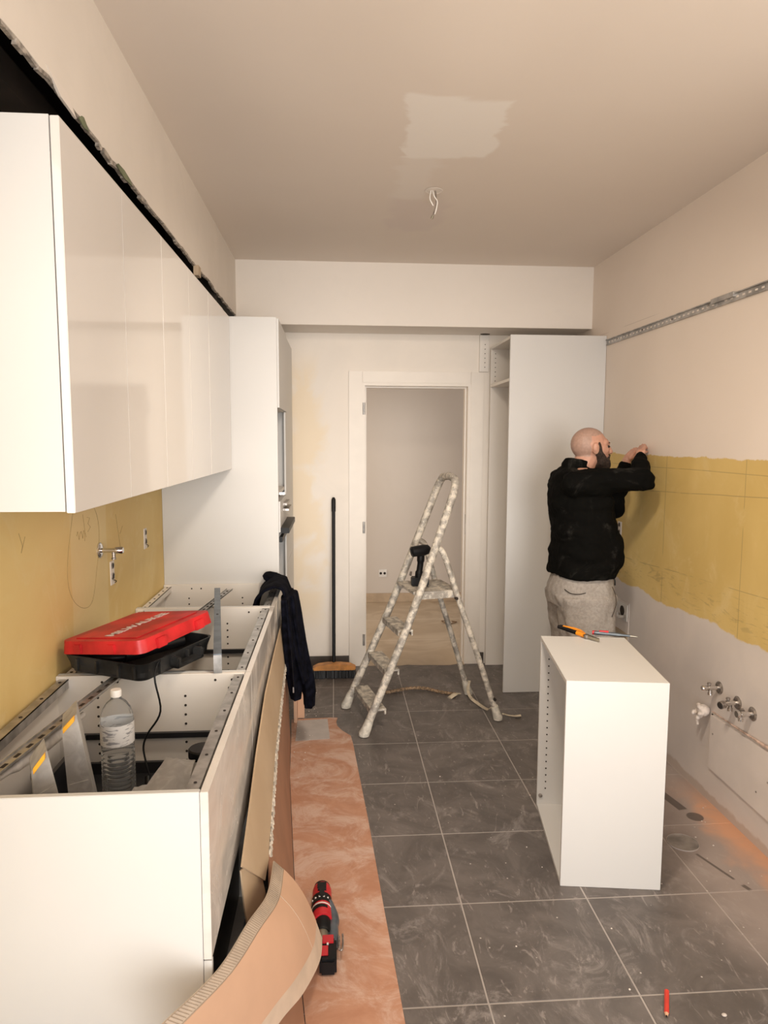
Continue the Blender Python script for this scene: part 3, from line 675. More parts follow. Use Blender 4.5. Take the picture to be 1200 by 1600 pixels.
bm = B(); ell(bm, (1.715, 3.02, .425), (.03, .028, .028)); 
for k in range(16):
    a = random.uniform(0, 2*pi); ell(bm, (1.703-random.uniform(0, .025), 3.02+.024*math.cos(a), .425+.026*math.sin(a)-random.uniform(0, .01)), (.010, .009, .011), seg=8, rings=6)
for k in range(5): ell(bm, (1.69, 3.02+random.uniform(-.01, .01), .398-k*.009), (.007, .006, .009), seg=8, rings=6)
bm = remesh(bm, .0035, 1); tag(centre(obj('pipe_foam', bm, m['foam'], smooth=60)), 'ragged white expanding foam round a pipe stub on the right wall', 'foam')
# recess with socket behind the man
rc = thing('socket_recess', 'unfinished double socket plate on the right wall beside the grey trousers', 'socket', (XR, 4.06, .49))
obj('back_board', bx(XR-.004, XR-.0005, 3.925, 4.40, .49, .715), m['plate'], rc, bevel=.001)
obj('module', bx(XR-.009, XR-.004, 3.94, 4.075, .60, .703), m['white_pl'], rc, bevel=.0015); obj('module', bx(XR-.009, XR-.004, 4.078, 4.21, .60, .703), m['white_pl'], rc, bevel=.0015)
bm = B(); lathe(bm, [(.030, 0), (.030, .0015)], axis_mx((XR-.009, 4.01, .655), (-1, 0, 0)), 24); obj('hole', bm, m['hole'], rc)
bm = B(); tube(bm, smooth_pts([(XR-.012, 4.05, .628), (XR-.026, 4.01, .618), (XR-.016, 3.95, .632)]), .010, 10); obj('cable_bend', bm, m['chrome'], rc, smooth=50)
bm = B(); lathe(bm, [(.008, 0), (.008, .0015)], axis_mx((XR-.009, 4.14, .655), (-1, 0, 0)), 16); obj('hole', bm, m['dull'], rc)
obj('pipe_cover', bx(XR-.014, XR-.004, 3.93, 4.40, .492, .53), m['tan'], rc, bevel=.002)
# ------------------------------------------------------------ free standing white cabinet
fc = thing('wall_cabinet', 'white cabinet standing on the floor in the middle, tools lying on top', 'cabinet', (.846, 2.415, 0), rz=-.1343, local=True)
W, D = .37, .590
obj('side_panel', bx(.0, W, 0, .016, .0, .8), m['cab'], fc, bevel=.001, label='plain white side facing the camera')
sq = obj('side_panel', bx(.0, W, D-.016, D, 0, .8), m['cab'], fc, bevel=.001)
obj('top_panel', bx(.0, W, .016, D-.016, .784, .8), m['cab'], fc, bevel=.001); obj('bottom_panel', bx(.0, W, .016, D-.016, 0, .016), m['cab'], fc, bevel=.001)
obj('back_panel', bx(W-.012, W-.006, .016, D-.016, .016, .784), m['cabin'], fc)
holes('pin_holes', [(.037, D-.0162, .09+k*.032) for k in range(21)]+[(.30, D-.0162, .09+k*.032) for k in range(21)], .0034, (0, -1, 0), sq)
bm = B(); flat_cyl(bm, (.015, D-.0155, .055), .009, .006, (0, -1, 0)); obj('cam_fitting', bm, m['dull'], fc)
bm = B(); box(bm, W, W+.012, .05, .07, .755, .768); obj('hanging_bracket', bm, m['galv'], fc)
# pliers
def to_box(x, y): return (x, y)
zt = .8005
pl = thing('pliers', 'pliers with orange and black handles at the far end of the white cabinet top', 'pliers', (1.08, 2.99, zt))
def handle(p, mt, r): bm = B(); tube(bm, smooth_pts(p), r, 12); return obj('handle', bm, m[mt], pl, smooth=50)
for q_ in (([(1.030, 3.075, zt+.020), (1.060, 3.035, zt+.016), (1.090, 2.985, zt+.013), (1.105, 2.955, zt+.012)], 'black'), ([(1.055, 3.100, zt+.012), (1.095, 3.055, zt+.012), (1.115, 3.0, zt+.012), (1.112, 2.96, zt+.012)], 'orange')):
    h = handle(q_[0], q_[1], [.0085]*6+[.0095]*6+[.008]*7)
    if q_[1] == 'black':
        bm = B(); tube(bm, [(1.088, 2.99, zt+.013), (1.107, 2.953, zt+.012)], .0098, 12); obj('grip_collar', bm, m['orange'], h, smooth=50)
    else:
        bm = B(); tube(bm, [(1.050, 3.107, zt+.012), (1.060, 3.094, zt+.012)], .0092, 12); obj('end_cap', bm, m['black'], h, smooth=50)
bm = B(); prism(bm, [(1.098, 2.965, zt+.004), (1.122, 2.962, zt+.004), (1.152, 2.885, zt+.004), (1.147, 2.880, zt+.004), (1.128, 2.910, zt+.004)], (0, 0, .012)); obj('jaws', bm, m['steel'], pl, bevel=.002)
bm = B(); flat_cyl(bm, (1.115, 2.945, zt+.003), .012, .015, (0, 0, 1)); obj('pivot', bm, m['dull'], pl, smooth=35)
# knife
kn = thing('utility_knife', 'dark grey utility knife with red grip, on the white cabinet top beside the pliers', 'knife', (1.25, 2.97, zt))
bm = B(); tube(bm, smooth_pts([(1.165, 3.0, zt+.011), (1.20, 2.985, zt+.011), (1.26, 2.965, zt+.010), (1.315, 2.945, zt+.008)]), [.008]*2+[.0115]*6+[.010]*6+[.007]*5, 10, flat=.8); obj('body', bm, m['blue'], kn, smooth=50)
bm = B(); tube(bm, [(1.19, 2.988, zt+.019), (1.228, 2.975, zt+.019)], [.005, .006], 8); obj('red_grip', bm, m['redd'], kn, smooth=50, label='red grip insert')
bm = B(); tube(bm, [(1.163, 3.001, zt+.011), (1.182, 2.994, zt+.011)], .0095, 8); obj('end_grip', bm, m['redd'], kn, smooth=50, label='red end piece')
bm = B(); tube(bm, [(1.312, 2.946, zt+.008), (1.345, 2.934, zt+.006)], [.004, .0015], 8); obj('tip', bm, m['steel'], kn, smooth=50)
# ------------------------------------------------------------ floor board, cardboard
hb = thing('hardboard_sheet', 'long brown dusty hardboard strip lying on the tiles beside the base cabinets', 'board', (0, 3, 0))
edge = [(-.262, 4.055), (-.02, 4.068), (.014, 4.062), (.006, 4.00), (.012, 3.94), (.04, 3.875), (.088, 3.80), (.098, 3.70), (.118, 3.35), (.145, 2.9), (.172, 2.33), (.192, 1.95), (.225, 1.3), (-.02, 1.3), (-.10, 1.945), (-.161, 2.565), (-.227, 3.347), (-.245, 3.741)]
bm = B(); prism(bm, [(a, b, .0007) for a, b in edge], (0, 0, .0035)); obj('sheet', bm, m['hard'], hb, label='brown sheet with white dust smears')
# upright brown face
up = thing('brown_board', 'upright brown board along the hardboard strip with a torn white top edge', 'board', (-.21, 2.7, 0))
ys = [1.50, 1.75, 1.945, 2.03, 2.2, 2.4, 2.565, 2.8, 3.05, 3.24, 3.5, 3.741]
def lerp(tab, y):
    for (a, va), (b, vb) in zip(tab, tab[1:]):
        if y <= b: t_ = (y-a)/(b-a); return va+(vb-va)*t_
    return tab[-1][1]
fx = [(1.3, -.02), (1.945, -.10), (2.565, -.161), (3.347, -.227), (3.741, -.245), (4, -.25)]
tx = [(1.3, -.150), (2.03, -.201), (2.6, -.228), (3.24, -.243), (4, -.262)]; tz = [(1.3, .05), (1.6, .10), (1.95, .22), (2.03, .40), (2.6, .465), (3.24, .54), (4, .58)]
rows = []
for y in ys:
    rows.append([(lerp(fx, y)-.004+(lerp(tx, y)-lerp(fx, y))*k/5-.004*math.sin(pi*k/5), y, .005+(lerp(tz, y)-.005)*k/5) for k in range(6)])
bm = sheet(B(), rows, .003); obj('face', bm, m['brown'], up, smooth=40)
bm = B()
y = 2.04
while y < 3.55:
    L = random.uniform(.015, .06); h = random.uniform(.004, .020)
    x = lerp(tx, y)+.0005; z = lerp(tz, y); x2 = lerp(tx, y+L)+.0005; z2 = lerp(tz, y+L)
    prism(bm, [(x, y, z+.004), (x2, y+L, z2+.004), (x2+.004, y+L*.8, z2-h*random.random()), (x+.006, y+L*.4, z-h), (x+.002, y, z-h*.5)], (-.004, 0, .001))
    y += L*random.uniform(.5, .95)
o = obj('torn_paper_edge', bm, m['torn'], up); o['kind'] = 'stuff'; o['label'] = 'shredded white paper edge'
bm = B(); box(bm, -.245, -.185, 4.075, 4.09, .001, .30); box(bm, -.245, -.225, 4.0, 4.075, .001, .30)
tag(centre(obj('brown_offcut', bm, m['orange_card'], bevel=.002)), 'orange-brown upright board end below the dark jacket', 'board')
# beige cardboard leaning
bc = thing('cardboard_sheet', 'beige folded cardboard leaning against the glossy drawer fronts', 'cardboard', (-.25, 2.6, .0))
bt = [(1.78, (-.252, .535)), (2.25, (-.262, .635)), (2.62, (-.268, .705)), (3.3, (-.270, .745)), (3.75, (-.270, .76))]
def bl(y):
    for (a, va), (b, vb) in zip(bt, bt[1:]):
        if y <= b+1e-6: t_ = (y-a)/(b-a); return va[0]+(vb[0]-va[0])*t_, va[1]+(vb[1]-va[1])*t_
rows = []
for y in [1.78, 2.0, 2.25, 2.45, 2.62, 2.9, 3.3, 3.75]:
    x0, z0 = bl(y); yb = max(y, 2.03) if y < 2.03 else y
    x1, z1 = lerp(tx, yb)-.006, lerp(tz, yb)
    if y == 1.78: x1, yb, z1 = -.214, 1.98, .36
    rows.append([(x0+(x1-x0)*k/4, y+(yb-y)*k/4, z0+(z1-z0)*k/4+.003*math.sin(9*y)) for k in range(5)])
bm = sheet(B(), rows, .006); obj('panel', bm, m['card'], bc, smooth=30)
bm = sheet(B(), [[(-.256, 1.785, .52), (-.25, 1.80, .40), (-.245, 1.84, .30), (-.242, 1.86, .0)], [(-.244, 1.85, .50), (-.238, 1.88, .38), (-.226, 1.95, .29), (-.222, 1.96, .0)], [(-.222, 1.95, .42), (-.219, 1.97, .37), (-.213, 2.0, .30), (-.206, 2.03, .0)]], .004)
obj('end_flap', bm, m['card'], bc, smooth=30)
bm = sheet(B(), [[(x-.012, y, z), (x-.010, y, z*.5), (x-.006, y, .01)] for (y, x, z) in [(1.80, -.258, .50), (2.3, -.262, .62), (3.0, -.268, .70), (3.7, -.268, .72)]], .004)
# curled sheet
cs = thing('curled_cardboard', 'curled orange-brown cardboard sheet with a ribbed grey edge in the foreground', 'cardboard', (-.2, 1.7, 0))
A = smooth_pts([(-.188, 2.0, .408), (-.189, 1.82, .428), (-.222, 1.66, .462), (-.270, 1.485, .476), (-.352, 1.31, .505), (-.46, 1.12, .52)], 8)
Bq = smooth_pts([(-.045, 2.065, .100), (-.050, 1.955, .112), (-.092, 1.79, .150), (-.148, 1.655, .185), (-.235, 1.455, .200), (-.33, 1.20, .20)], 8)
K = 24; rows = []
for i, (a, b) in enumerate(zip(A, Bq)):
    r = []
    for k in range(K+1):
        t_ = k/K; p_ = a.lerp(b, t_)+V((.10, .03, .28)).normalized()*(.030*math.sin(pi*t_)); r.append(p_)
    rows.append(r)
def strip(k0, k1, th, lift, name, mt, **kw):
    rr = [[p_+V((.3, -.2, .9))*lift for p_ in r[k0:k1+1]] for r in rows]
    return obj(name, sheet(B(), rr, th), m[mt], cs, smooth=40, **kw)
strip(4, 20, .004, 0, 'sheet', 'orange_card', label='smooth orange-brown face')
strip(0, 4, .0035, -.0008, 'ribbed_strip', 'corr', label='grey-beige strip with exposed corrugations')
strip(20, 24, .0035, -.0008, 'kraft_border', 'kraft', label='pale unprinted border')
bm = B(); L = len(rows)
def rowp(s, k):
    i = min(int(s), L-2); f = s-i; k0 = int(k); g = k-k0; k1 = min(k0+1, K)
    a = rows[i][k0].lerp(rows[i][k1], g); b = rows[i+1][k0].lerp(rows[i+1][k1], g); return a.lerp(b, f)
s = .2
while s < L-1.2:
    a = rowp(s, .5)+V((.0008, -.001, .0024)); b = rowp(s+.05, 3.6)+V((.0008, -.001, .0024)); tube(bm, [a, b], .0008, 4); s += .4
o = obj('corrugations', bm, m['rib'], cs); o['kind'] = 'stuff'
bm = B(); tube(bm, [rowp(s_*.5, 4.0)+V((.0008, -.001, .0026)) for s_ in range(0, 2*(L-1))], .0010, 4); tube(bm, [rowp(s_*.5, .35)+V((.0008, -.001, .0022)) for s_ in range(0, 2*(L-1))], .0007, 4)
o = obj('perforation', bm, m['rib'], cs)
bm = B(); tube(bm, [rowp(7+.12*(k-4)/1.0, k)+V((.001, -.001, .0022)) for k in range(4, 21, 2)], .0012, 4); obj('fold_line', bm, m['kraft'], cs)
# under-sheet at the bottom: board end peeping out
# paper note
bm = B(); prism(bm, [(-.225, 4.03, .0048), (-.046, 4.045, .0048), (-.030, 3.765, .0048), (-.222, 3.745, .0048)], (0, 0, .0012))
tag(centre(obj('paper_sheet', bm, m['note'])), 'small grey paper sheet lying on the far end of the hardboard', 'paper')
bm = B(); prism(bm, [(-.29, 4.78, .0005), (-.19, 4.80, .0005), (-.16, 4.93, .0005), (-.27, 4.96, .0005)], (0, 0, .0012))
tag(centre(obj('paper_sheet', bm, m['note'])), 'scrap of pale paper on the tiles left of the broom head', 'paper')
# ------------------------------------------------------------ items on / in the base cabinets
def loose_rail(p0, p1, w_, label):
    g = thing('perforated_rail', label, 'rail', tuple((V(p0)+V(p1))/2)); d_ = (V(p1)-V(p0)); L = d_.length; d_.normalize()
    s = V((0, 0, 1)).cross(d_).normalized(); u = d_.cross(s)
    mx = Matrix((s, d_, u)).transposed().to_4x4(); mx.translation = V(p0)
    bm = B(); box(bm, -w_/2, w_/2, 0, L, 0, .0025, mx); box(bm, -w_/2, -w_/2+.002, 0, L, -.0, .008, mx); box(bm, w_/2-.002, w_/2, 0, L, -.0, .008, mx)
    obj('profile', bm, m['galv'], g)
    bm = B(); y = .03
    while y < L-.03: box(bm, -.0045, .0045, y, y+.022, .0022, .0034, mx); y += .055
    o = obj('slots', bm, m['hole'], g); o['kind'] = 'stuff'
loose_rail((-.806, 1.495, .8965), (-.545, 3.60, .8975), .032, 'perforated steel rail lying diagonally across the base cabinets under the red case')
# blue-grey bar
bb = thing('steel_bar', 'blue-grey steel profile laid over the base cabinets right of the red case', 'bar', (-.48, 2.8, .90))
d_ = V((-.566, 3.36, 0))-V((-.391, 2.30, 0)); L = d_.length; d_.normalize(); s = V((0, 0, 1)).cross(d_); mx = Matrix((s, d_, V((0, 0, 1)))).transposed().to_4x4(); mx.translation = V((-.391, 2.292, .8965))
bm = B(); box(bm, -.0135, .0135, .004, L, .062, .065, mx); box(bm, -.0135, -.0115, .004, L, 0, .062, mx); box(bm, .0115, .0135, .004, L, 0, .062, mx); obj('profile', bm, m['blue'], bb)
obj('end_plate', box(B(), -.0135, .0135, 0, .004, 0, .062, mx), m['galv'], bb, label='speckled grey end plate')
bm = B(); lathe(bm, [(.005, 0), (.005, .0012)], mx @ Matrix.Translation((0, .55, .065)), 12); obj('hole', bm, m['hole'], bb)
# tool case
Zc = .9095
cu = thing('tool_case', 'black tool case with tilted red lid resting on the open base cabinets', 'case', (-.66, 2.42, Zc))
def rrect(w_, d__, r=.03, n=5):
    o_ = []
    for cx, cy, a0 in ((w_/2-r, d__/2-r, 0), (-w_/2+r, d__/2-r, pi/2), (-w_/2+r, -d__/2+r, pi), (w_/2-r, -d__/2+r, 3*pi/2)):
        for k in range(n+1): a = a0+k/n*pi/2; o_.append((cx+r*math.cos(a), cy+r*math.sin(a)))
    return o_
# case outline corners in plan measured: BL(-.905,2.36) F(-.60,2.18) BR(-.45,2.56) BK(-.76,2.72)
ex = V((.345, -.165, 0)).normalized(); ey = V((-ex.y, ex.x, 0)); cc = V((-.668, 2.40, 0)); CW, CD = .335, .375
def shell(z0, z1, grow0, grow1, mxx, inner=None, n=6):
    bm = B(); r0 = rrect(CW+grow0, CD+grow0); r1 = rrect(CW+grow1, CD+grow1)
    a = [bm.verts.new((x, y, z0)) for x, y in r0]; b = [bm.verts.new((x, y, z1)) for x, y in r1]
    nn = len(a)
    for i in range(nn): bm.faces.new((a[i], a[(i+1) % nn], b[(i+1) % nn], b[i]))
    bm.faces.new(a[::-1])
    if inner is None: bm.faces.new(b)
    else:
        ri = rrect(CW+grow1-.012, CD+grow1-.012); c = [bm.verts.new((x, y, z1)) for x, y in ri]; e = [bm.verts.new((x*.97, y*.97, inner)) for x, y in ri]
        for i in range(nn): bm.faces.new((b[i], b[(i+1) % nn], c[(i+1) % nn], c[i])); bm.faces.new((c[i], c[(i+1) % nn], e[(i+1) % nn], e[i]))
        bm.faces.new(e)
    bmesh.ops.transform(bm, matrix=mxx, verts=bm.verts); return bm
cmx = Matrix((ex, ey, V((0, 0, 1)))).transposed().to_4x4(); cmx.translation = V((cc.x, cc.y, Zc))
bo = obj('base_shell', shell(0, .060, -.035, 0, cmx, inner=.012), m['case'], cu, smooth=35)
bm = B()
for x in (-.10, -.02, .07, .13): box(bm, x-.004, x+.004, -CD/2-.006, -CD/2+.004, .012, .052, cmx)
for y in (-.11, -.04, .03, .10): box(bm, CW/2-.004, CW/2+.006, y-.004, y+.004, .012, .052, cmx)
o = obj('ribs', bm, m['case'], bo); o['kind'] = 'stuff'
bm = B(); box(bm, CW/2-.006, CW/2+.030, -.055, .085, .012, .026, cmx); box(bm, CW/2-.006, CW/2+.030, -.055, -.035, .012, .050, cmx); box(bm, CW/2-.006, CW/2+.030, .065, .085, .012, .050, cmx); obj('handle', bm, m['case'], cu, bevel=.004)
# things inside the base
bm = B(); tube(bm, [cmx @ V((.02, -.11, .055)), cmx @ V((.10, .09, .064))], [.026, .024], 14); obj('tool_body', bm, m['black'], cu, smooth=40, label='dark tool inside the case')
bm = B(); ell(bm, cmx @ V((-.03, -.10, .048)), (.075, .05, .022)); obj('tool_bag', bm, m['black'], cu, smooth=60)
# lid: rotated about left edge
lm = cmx @ Matrix.Translation((-CW/2, 0, .062)) @ Matrix.Rotation(-math.radians(6.5), 4, 'Y') @ Matrix.Rotation(math.radians(2), 4, 'X') @ Matrix.Translation((CW/2, 0, 0))
bm = shell(.004, .046, .008, -.002, lm); ld = obj('lid', bm, m['red'], cu, smooth=30, label='red lid, slightly open')
bm = B(); box(bm, -CW/2+.04, CW/2-.04, -CD/2+.03, CD/2-.03, .046, .049, lm); obj('raised_panel', bm, m['red'], ld, bevel=.0015)
for y in (-.10, .10): obj('latch', box(B(), CW/2-.004, CW/2+.012, y-.022, y+.022, .002, .034, lm), m['red'], ld, bevel=.002)
for x in (-.09, .05): obj('latch', box(B(), x-.015, x+.015, -CD/2-.009, -CD/2+.002, .006, .036, lm), m['red'], ld, bevel=.002)
cuv = bpy.data.curves.new('t', 'FONT'); cuv.body = 'MILWAUKEE'; cuv.size = .046; cuv.extrude = .0006; cuv.offset = .0012; cuv.align_x = 'CENTER'; cuv.align_y = 'CENTER'
to = bpy.data.objects.new('t', cuv); C.objects.link(to); dg = bpy.context.evaluated_depsgraph_get(); tme = bpy.data.meshes.new_from_object(to.evaluated_get(dg)); bpy.data.objects.remove(to)
bm = bmesh.new(); bm.from_mesh(tme)
bmesh.ops.transform(bm, matrix=lm @ Matrix.Translation((0, .0, .0500)) @ Matrix.Rotation(pi/2, 4, 'Z') @ Matrix.Diagonal((1.12, 1., 1, 1)), verts=bm.verts); obj('lettering', bm, m['print'], ld)
# cable
bm = B(); tube(bm, smooth_pts([(-.555, 2.33, .955), (-.565, 2.235, .965), (-.572, 2.19, .92), (-.557, 2.19, .81), (-.60, 2.19, .735), (-.614, 2.19, .69), (-.600, 2.17, .64), (-.585, 2.15, .60), (-.58, 2.10, .568)]), .0032, 8)
cb_ = thing('charger_cable', 'thin black cable hanging from the red case into the nearest cabinet', 'cable', (-.58, 2.19, .57)); obj('cord', bm, m['black'], cb_, smooth=60)
bm = B(); tube(bm, [(-.592, 2.15, .612), (-.585, 2.12, .585), (-.570, 2.09, .575)], [.009, .011, .009], 10); obj('plug', bm, m['black'], cb_, smooth=50)
# bottle
bt_ = thing('water_bottle', 'clear plastic water bottle with white cap inside the nearest base cabinet', 'bottle', (-.643, 2.03, .5625))
h0 = .5625; H = .375
prof = [(.040, 0), (.046, .006)]
z = .02
while z < .20: prof += [(.0475, z), (.0475, z+.006), (.0445, z+.009)]; z += .012
prof += [(.047, .212), (.047, .285), (.045, .305), (.039, .325), (.028, .342), (.016, .352), (.0135, .358), (.0135, .366)]
bm = B(); lathe(bm, prof, Matrix.Translation((-.643, 2.03, h0)), 32); obj('body', bm, m['clear'], bt_, smooth=50)
bm = B(); lathe(bm, [(.0482, .222), (.0482, .285)], Matrix.Translation((-.643, 2.03, h0)), 32)
bmesh.ops.delete(bm, geom=[f for f in bm.faces if len(f.verts) > 4], context='FACES'); obj('label', bm, m['label'], bt_, smooth=50)
bm = B(); lathe(bm, [(.0155, .360), (.0158, .376), (.0145, .380)], Matrix.Translation((-.643, 2.03, h0)), 24); obj('cap', bm, m['white_pl'], bt_, smooth=40)
# organisers: clear boxes standing on edge
def organiser(pts, dy, lab, lt):
    g = thing('organiser_case', lab, 'case', (pts[0][0], pts[0][1], .5625)); ext = V((-.035, dy, 0))
    bm = B(); prism(bm, pts, ext); obj('shell', bm, m['frost'], g, bevel=.004)
    bm = B()
    a, b, c, d__ = [V(p) for p in pts]
    for k in (.2, .4, .6, .8):
        p0 = a.lerp(b, .15)+(d__-a)*k+V((0, -.0006, 0)); p1 = b.lerp(a, .15)+(c-b)*k+V((0, -.0006, 0)); tube(bm, [p0, p1], .0012, 4)
    obj('dividers', bm, m['frost'], g)
    bm = B(); p0, p1 = [V(p) for p in lt]; prism(bm, [p0, p1, p1+V((0, 0, -.015)), p0+V((0, 0, -.015))], (.002, -.010, 0)); bmesh.ops.translate(bm, verts=bm.verts, vec=(0, -.001, 0)); obj('latch', bm, m['yellowc'], g, bevel=.001, label='orange-yellow latch')
organiser([(-.688, 1.74, .945), (-.650, 1.74, .985), (-.580, 1.74, .566), (-.668, 1.74, .566)], .10, 'clear organiser case with orange latch standing nearer the water bottle', [(-.684, 1.742, .952), (-.655, 1.742, .984)])
organiser([(-.705, 1.60, .905), (-.668, 1.60, .955), (-.590, 1.60, .566), (-.690, 1.60, .566)], .07, 'clear organiser case with orange latch leaning near the wall side', [(-.700, 1.602, .915), (-.672, 1.602, .952)])
j = thing('jar', 'dark lidded round tub beside the front rail inside the nearest cabinet', 'jar', (-.395, 2.02, .5625))
bm = B(); lathe(bm, [(.036, 0), (.038, .01), (.038, .175)], Matrix.Translation((-.395, 2.02, .5625)), 24); obj('tub', bm, m['white_pl'], j, smooth=40)
bm = B(); lathe(bm, [(.040, .172), (.041, .176), (.041, .196), (.037, .200)], Matrix.Translation((-.395, 2.02, .5625)), 24); obj('lid', bm, m['black'], j, smooth=40)
def bag(pts, th, lab, mt='frost'):
    n = 9; a, b, c, d__ = [V(p) for p in pts]; rows = []
    for i in range(n):
        rows.append([a.lerp(b, k/(n-1)).lerp(d__.lerp(c, k/(n-1)), i/(n-1))+V((0, 0, .010*mn.noise(V((i*.7+a.x*40, k*.7, 1)))+.022*math.sin(pi*i/(n-1))*math.sin(pi*k/(n-1)))) for k in range(n)])
    g = centre(obj('plastic_bag', sheet(B(), rows, th), m[mt], smooth=60)); return tag(g, lab, 'bag')
bag([(-.55, 1.72, .70), (-.40, 1.74, .705), (-.405, 1.965, .752), (-.49, 1.975, .752)], .003, 'crumpled clear plastic bag of fittings next to the front rail')
bag([(-.60, 1.80, .66), (-.51, 1.78, .67), (-.48, 1.93, .70), (-.57, 1.93, .69)], .003, 'small crumpled plastic bag between the bottle and the larger bag')
bm = B(); box(bm, -.555, -.44, 1.72, 1.98, .5625, .64); tag(centre(obj('parts_box', bm, m['black'], bevel=.006)), 'low black box under the plastic bags in the nearest cabinet', 'box')
bm = B(); tube(bm, smooth_pts([(-.80, 1.60, .878), (-.77, 1.75, .872), (-.755, 1.88, .870), (-.735, 2.02, .872)]), [.008]*4+[.014]*5+[.016]*5+[.009]*5, 10); tag(centre(obj('wrapped_parts', bm, m['frost'], smooth=60)), 'parts wrapped in clear film slung under the diagonal rail', 'bag')
# ------------------------------------------------------------ jacket over the cabinet front
jk = thing('jacket', 'dark navy jacket draped over the front of the farthest base cabinet', 'jacket', (-.27, 3.6, .3))
rows = []
prof = [(-.425, .70), (-.420, .80), (-.395, .88), (-.355, .925), (-.31, .942), (-.268, .932), (-.248, .86), (-.238, .75), (-.225, .62), (-.205, .50), (-.185, .40), (-.165, .31)]
def jacket_sheet(y0, y1, off, zend, n, seed, taper, push):
    rows = []
    for i, (x, z) in enumerate(prof):
        t_ = i/(len(prof)-1); z_ = z if z > .86 or i < 5 else .86-(.86-z)*(.86-zend)/(.86-.31)
        r = []
        for k in range(n+1):
            s_ = k/n; yc = (y0+y1)/2; hw = (y1-y0)/2*(1-taper*t_)
            y = yc+(s_*2-1)*hw
            f = .012*math.sin(s_*9+seed)+.010*mn.noise(V((s_*5, t_*3, seed)))
            amp = 1 if i > 5 else .35
            r.append((x+off+abs(f)*amp+(push*t_ if i > 5 else 0)+.02*math.sin(pi*s_)*amp, y, z_+.006*mn.noise(V((s_*4, t_*4, seed+3)))+(.012 if i < 6 else 0)))
        rows.append(r)
    return rows
def jbody(bm, loops, n=16):
    """tube of elliptical loops: (cx, cy, z, rx, ry) with folds"""
    rings = []
    for i, (cx, cy, z, rx, ry) in enumerate(loops):
        ring = []
        for k in range(n):
            a = 2*pi*k/n; f = 1+.16*math.sin(5*a+i*.25)+.10*mn.noise(V((math.cos(a)*2, math.sin(a)*2, z*3)))
            ring.append(bm.verts.new((cx+rx*f*math.cos(a), cy+ry*f*math.sin(a), z)))
        rings.append(ring)
    for a, b in zip(rings, rings[1:]):
        for k in range(n): bm.faces.new((a[k], a[(k+1) % n], b[(k+1) % n], b[k]))
    bm.faces.new(rings[0][::-1]); bm.faces.new(rings[-1]); return bm
bm = sheet(B(), smooth_rows := jacket_sheet(3.36, 3.74, .006, .44, 14, 1.2, .35, -.01), .016)
bm = remesh(bm, .008, 4); obj('body', bm, m['navy'], jk, smooth=70)
lp = [(-.225, 3.52, .90, .030, .10), (-.215, 3.53, .78, .040, .10), (-.195, 3.55, .64, .042, .085), (-.170, 3.57, .52, .042, .07), (-.145, 3.58, .42, .040, .06), (-.134, 3.585, .335, .034, .05), (-.136, 3.585, .33, .030, .045), (-.138, 3.585, .265, .028, .042)]
lp = [tuple(a) for a in lp]; dense = []
for a, b in zip(lp, lp[1:]):
    for k in range(4): t_ = k/4; dense.append(tuple(a[i]+(b[i]-a[i])*t_ for i in range(5)))
dense.append(lp[-1])
bm = remesh(jbody(B(), dense, 24), .006, 3); obj('sleeve', bm, m['navy'], jk, smooth=70)
lp = [(-.245, 3.42, .90, .022, .09), (-.232, 3.45, .70, .030, .09), (-.218, 3.48, .52, .036, .08), (-.204, 3.50, .40, .034, .06), (-.200, 3.50, .325, .024, .04)]; dense = []
for a, b in zip(lp, lp[1:]):
    for k in range(4): t_ = k/4; dense.append(tuple(a[i]+(b[i]-a[i])*t_ for i in range(5)))
bm = remesh(jbody(B(), dense, 24), .006, 3); obj('hem', bm, m['navy'], jk, smooth=70)
bm = B(); lathe(bm, [(.055, 0), (.062, .012), (.055, .03)], axis_mx((-.33, 3.70, .925), (.3, -.2, 1)), 20); bm = remesh(bm, .008, 4); obj('collar', bm, m['navy'], jk, smooth=70)
bm = B(); box(bm, -.210, -.204, 3.375, 3.385, .42, .448); obj('zip_pull', bm, m['zip'], jk, bevel=.001)
bm = B(); tube(bm, smooth_pts([(-.226, 3.36, .86), (-.219, 3.365, .70), (-.208, 3.375, .52), (-.203, 3.38, .42)]), .002, 6); obj('zip', bm, m['black'], jk, smooth=50)
# ------------------------------------------------------------ broom
br = thing('broom', 'push broom with black handle and orange wooden head leaning on the back wall', 'broom', (-.0, 4.78, 0))
bm = B(); tube(bm, [(-.008, 4.83, .085), (-.006, 5.015, 1.235)], .0125, 14); obj('handle', bm, m['black'], br, smooth=50)
bm = B(); tube(bm, [(-.006, 5.008, 1.16), (-.006, 5.017, 1.245), (-.006, 5.019, 1.262)], [.0155, .0155, .008], 14); obj('grip', bm, m['black'], br, smooth=40)
bm = B(); prism(bm, [(-.148, 4.77, .058), (-.155, 4.77, .075), (-.12, 4.77, .093), (-.05, 4.77, .102), (.04, 4.77, .102), (.11, 4.77, .093), (.146, 4.77, .075), (.14, 4.77, .058)], (0, .065, 0)); obj('head', bm, m['wood'], br, bevel=.003)
bm = B()
for k in range(30):
    for q_ in range(5):
        x = -.146+k*.0098+random.uniform(-.002, .002); y = 4.775+q_*.013
        tube(bm, [(x, y, .062), (x+random.uniform(-.003, .003)+(k-15)*.0004, y-.008+random.uniform(-.003, .003), .003)], [.0055, .0065], 5)
o = obj('bristles', bm, m['black'], br); o['kind'] = 'stuff'
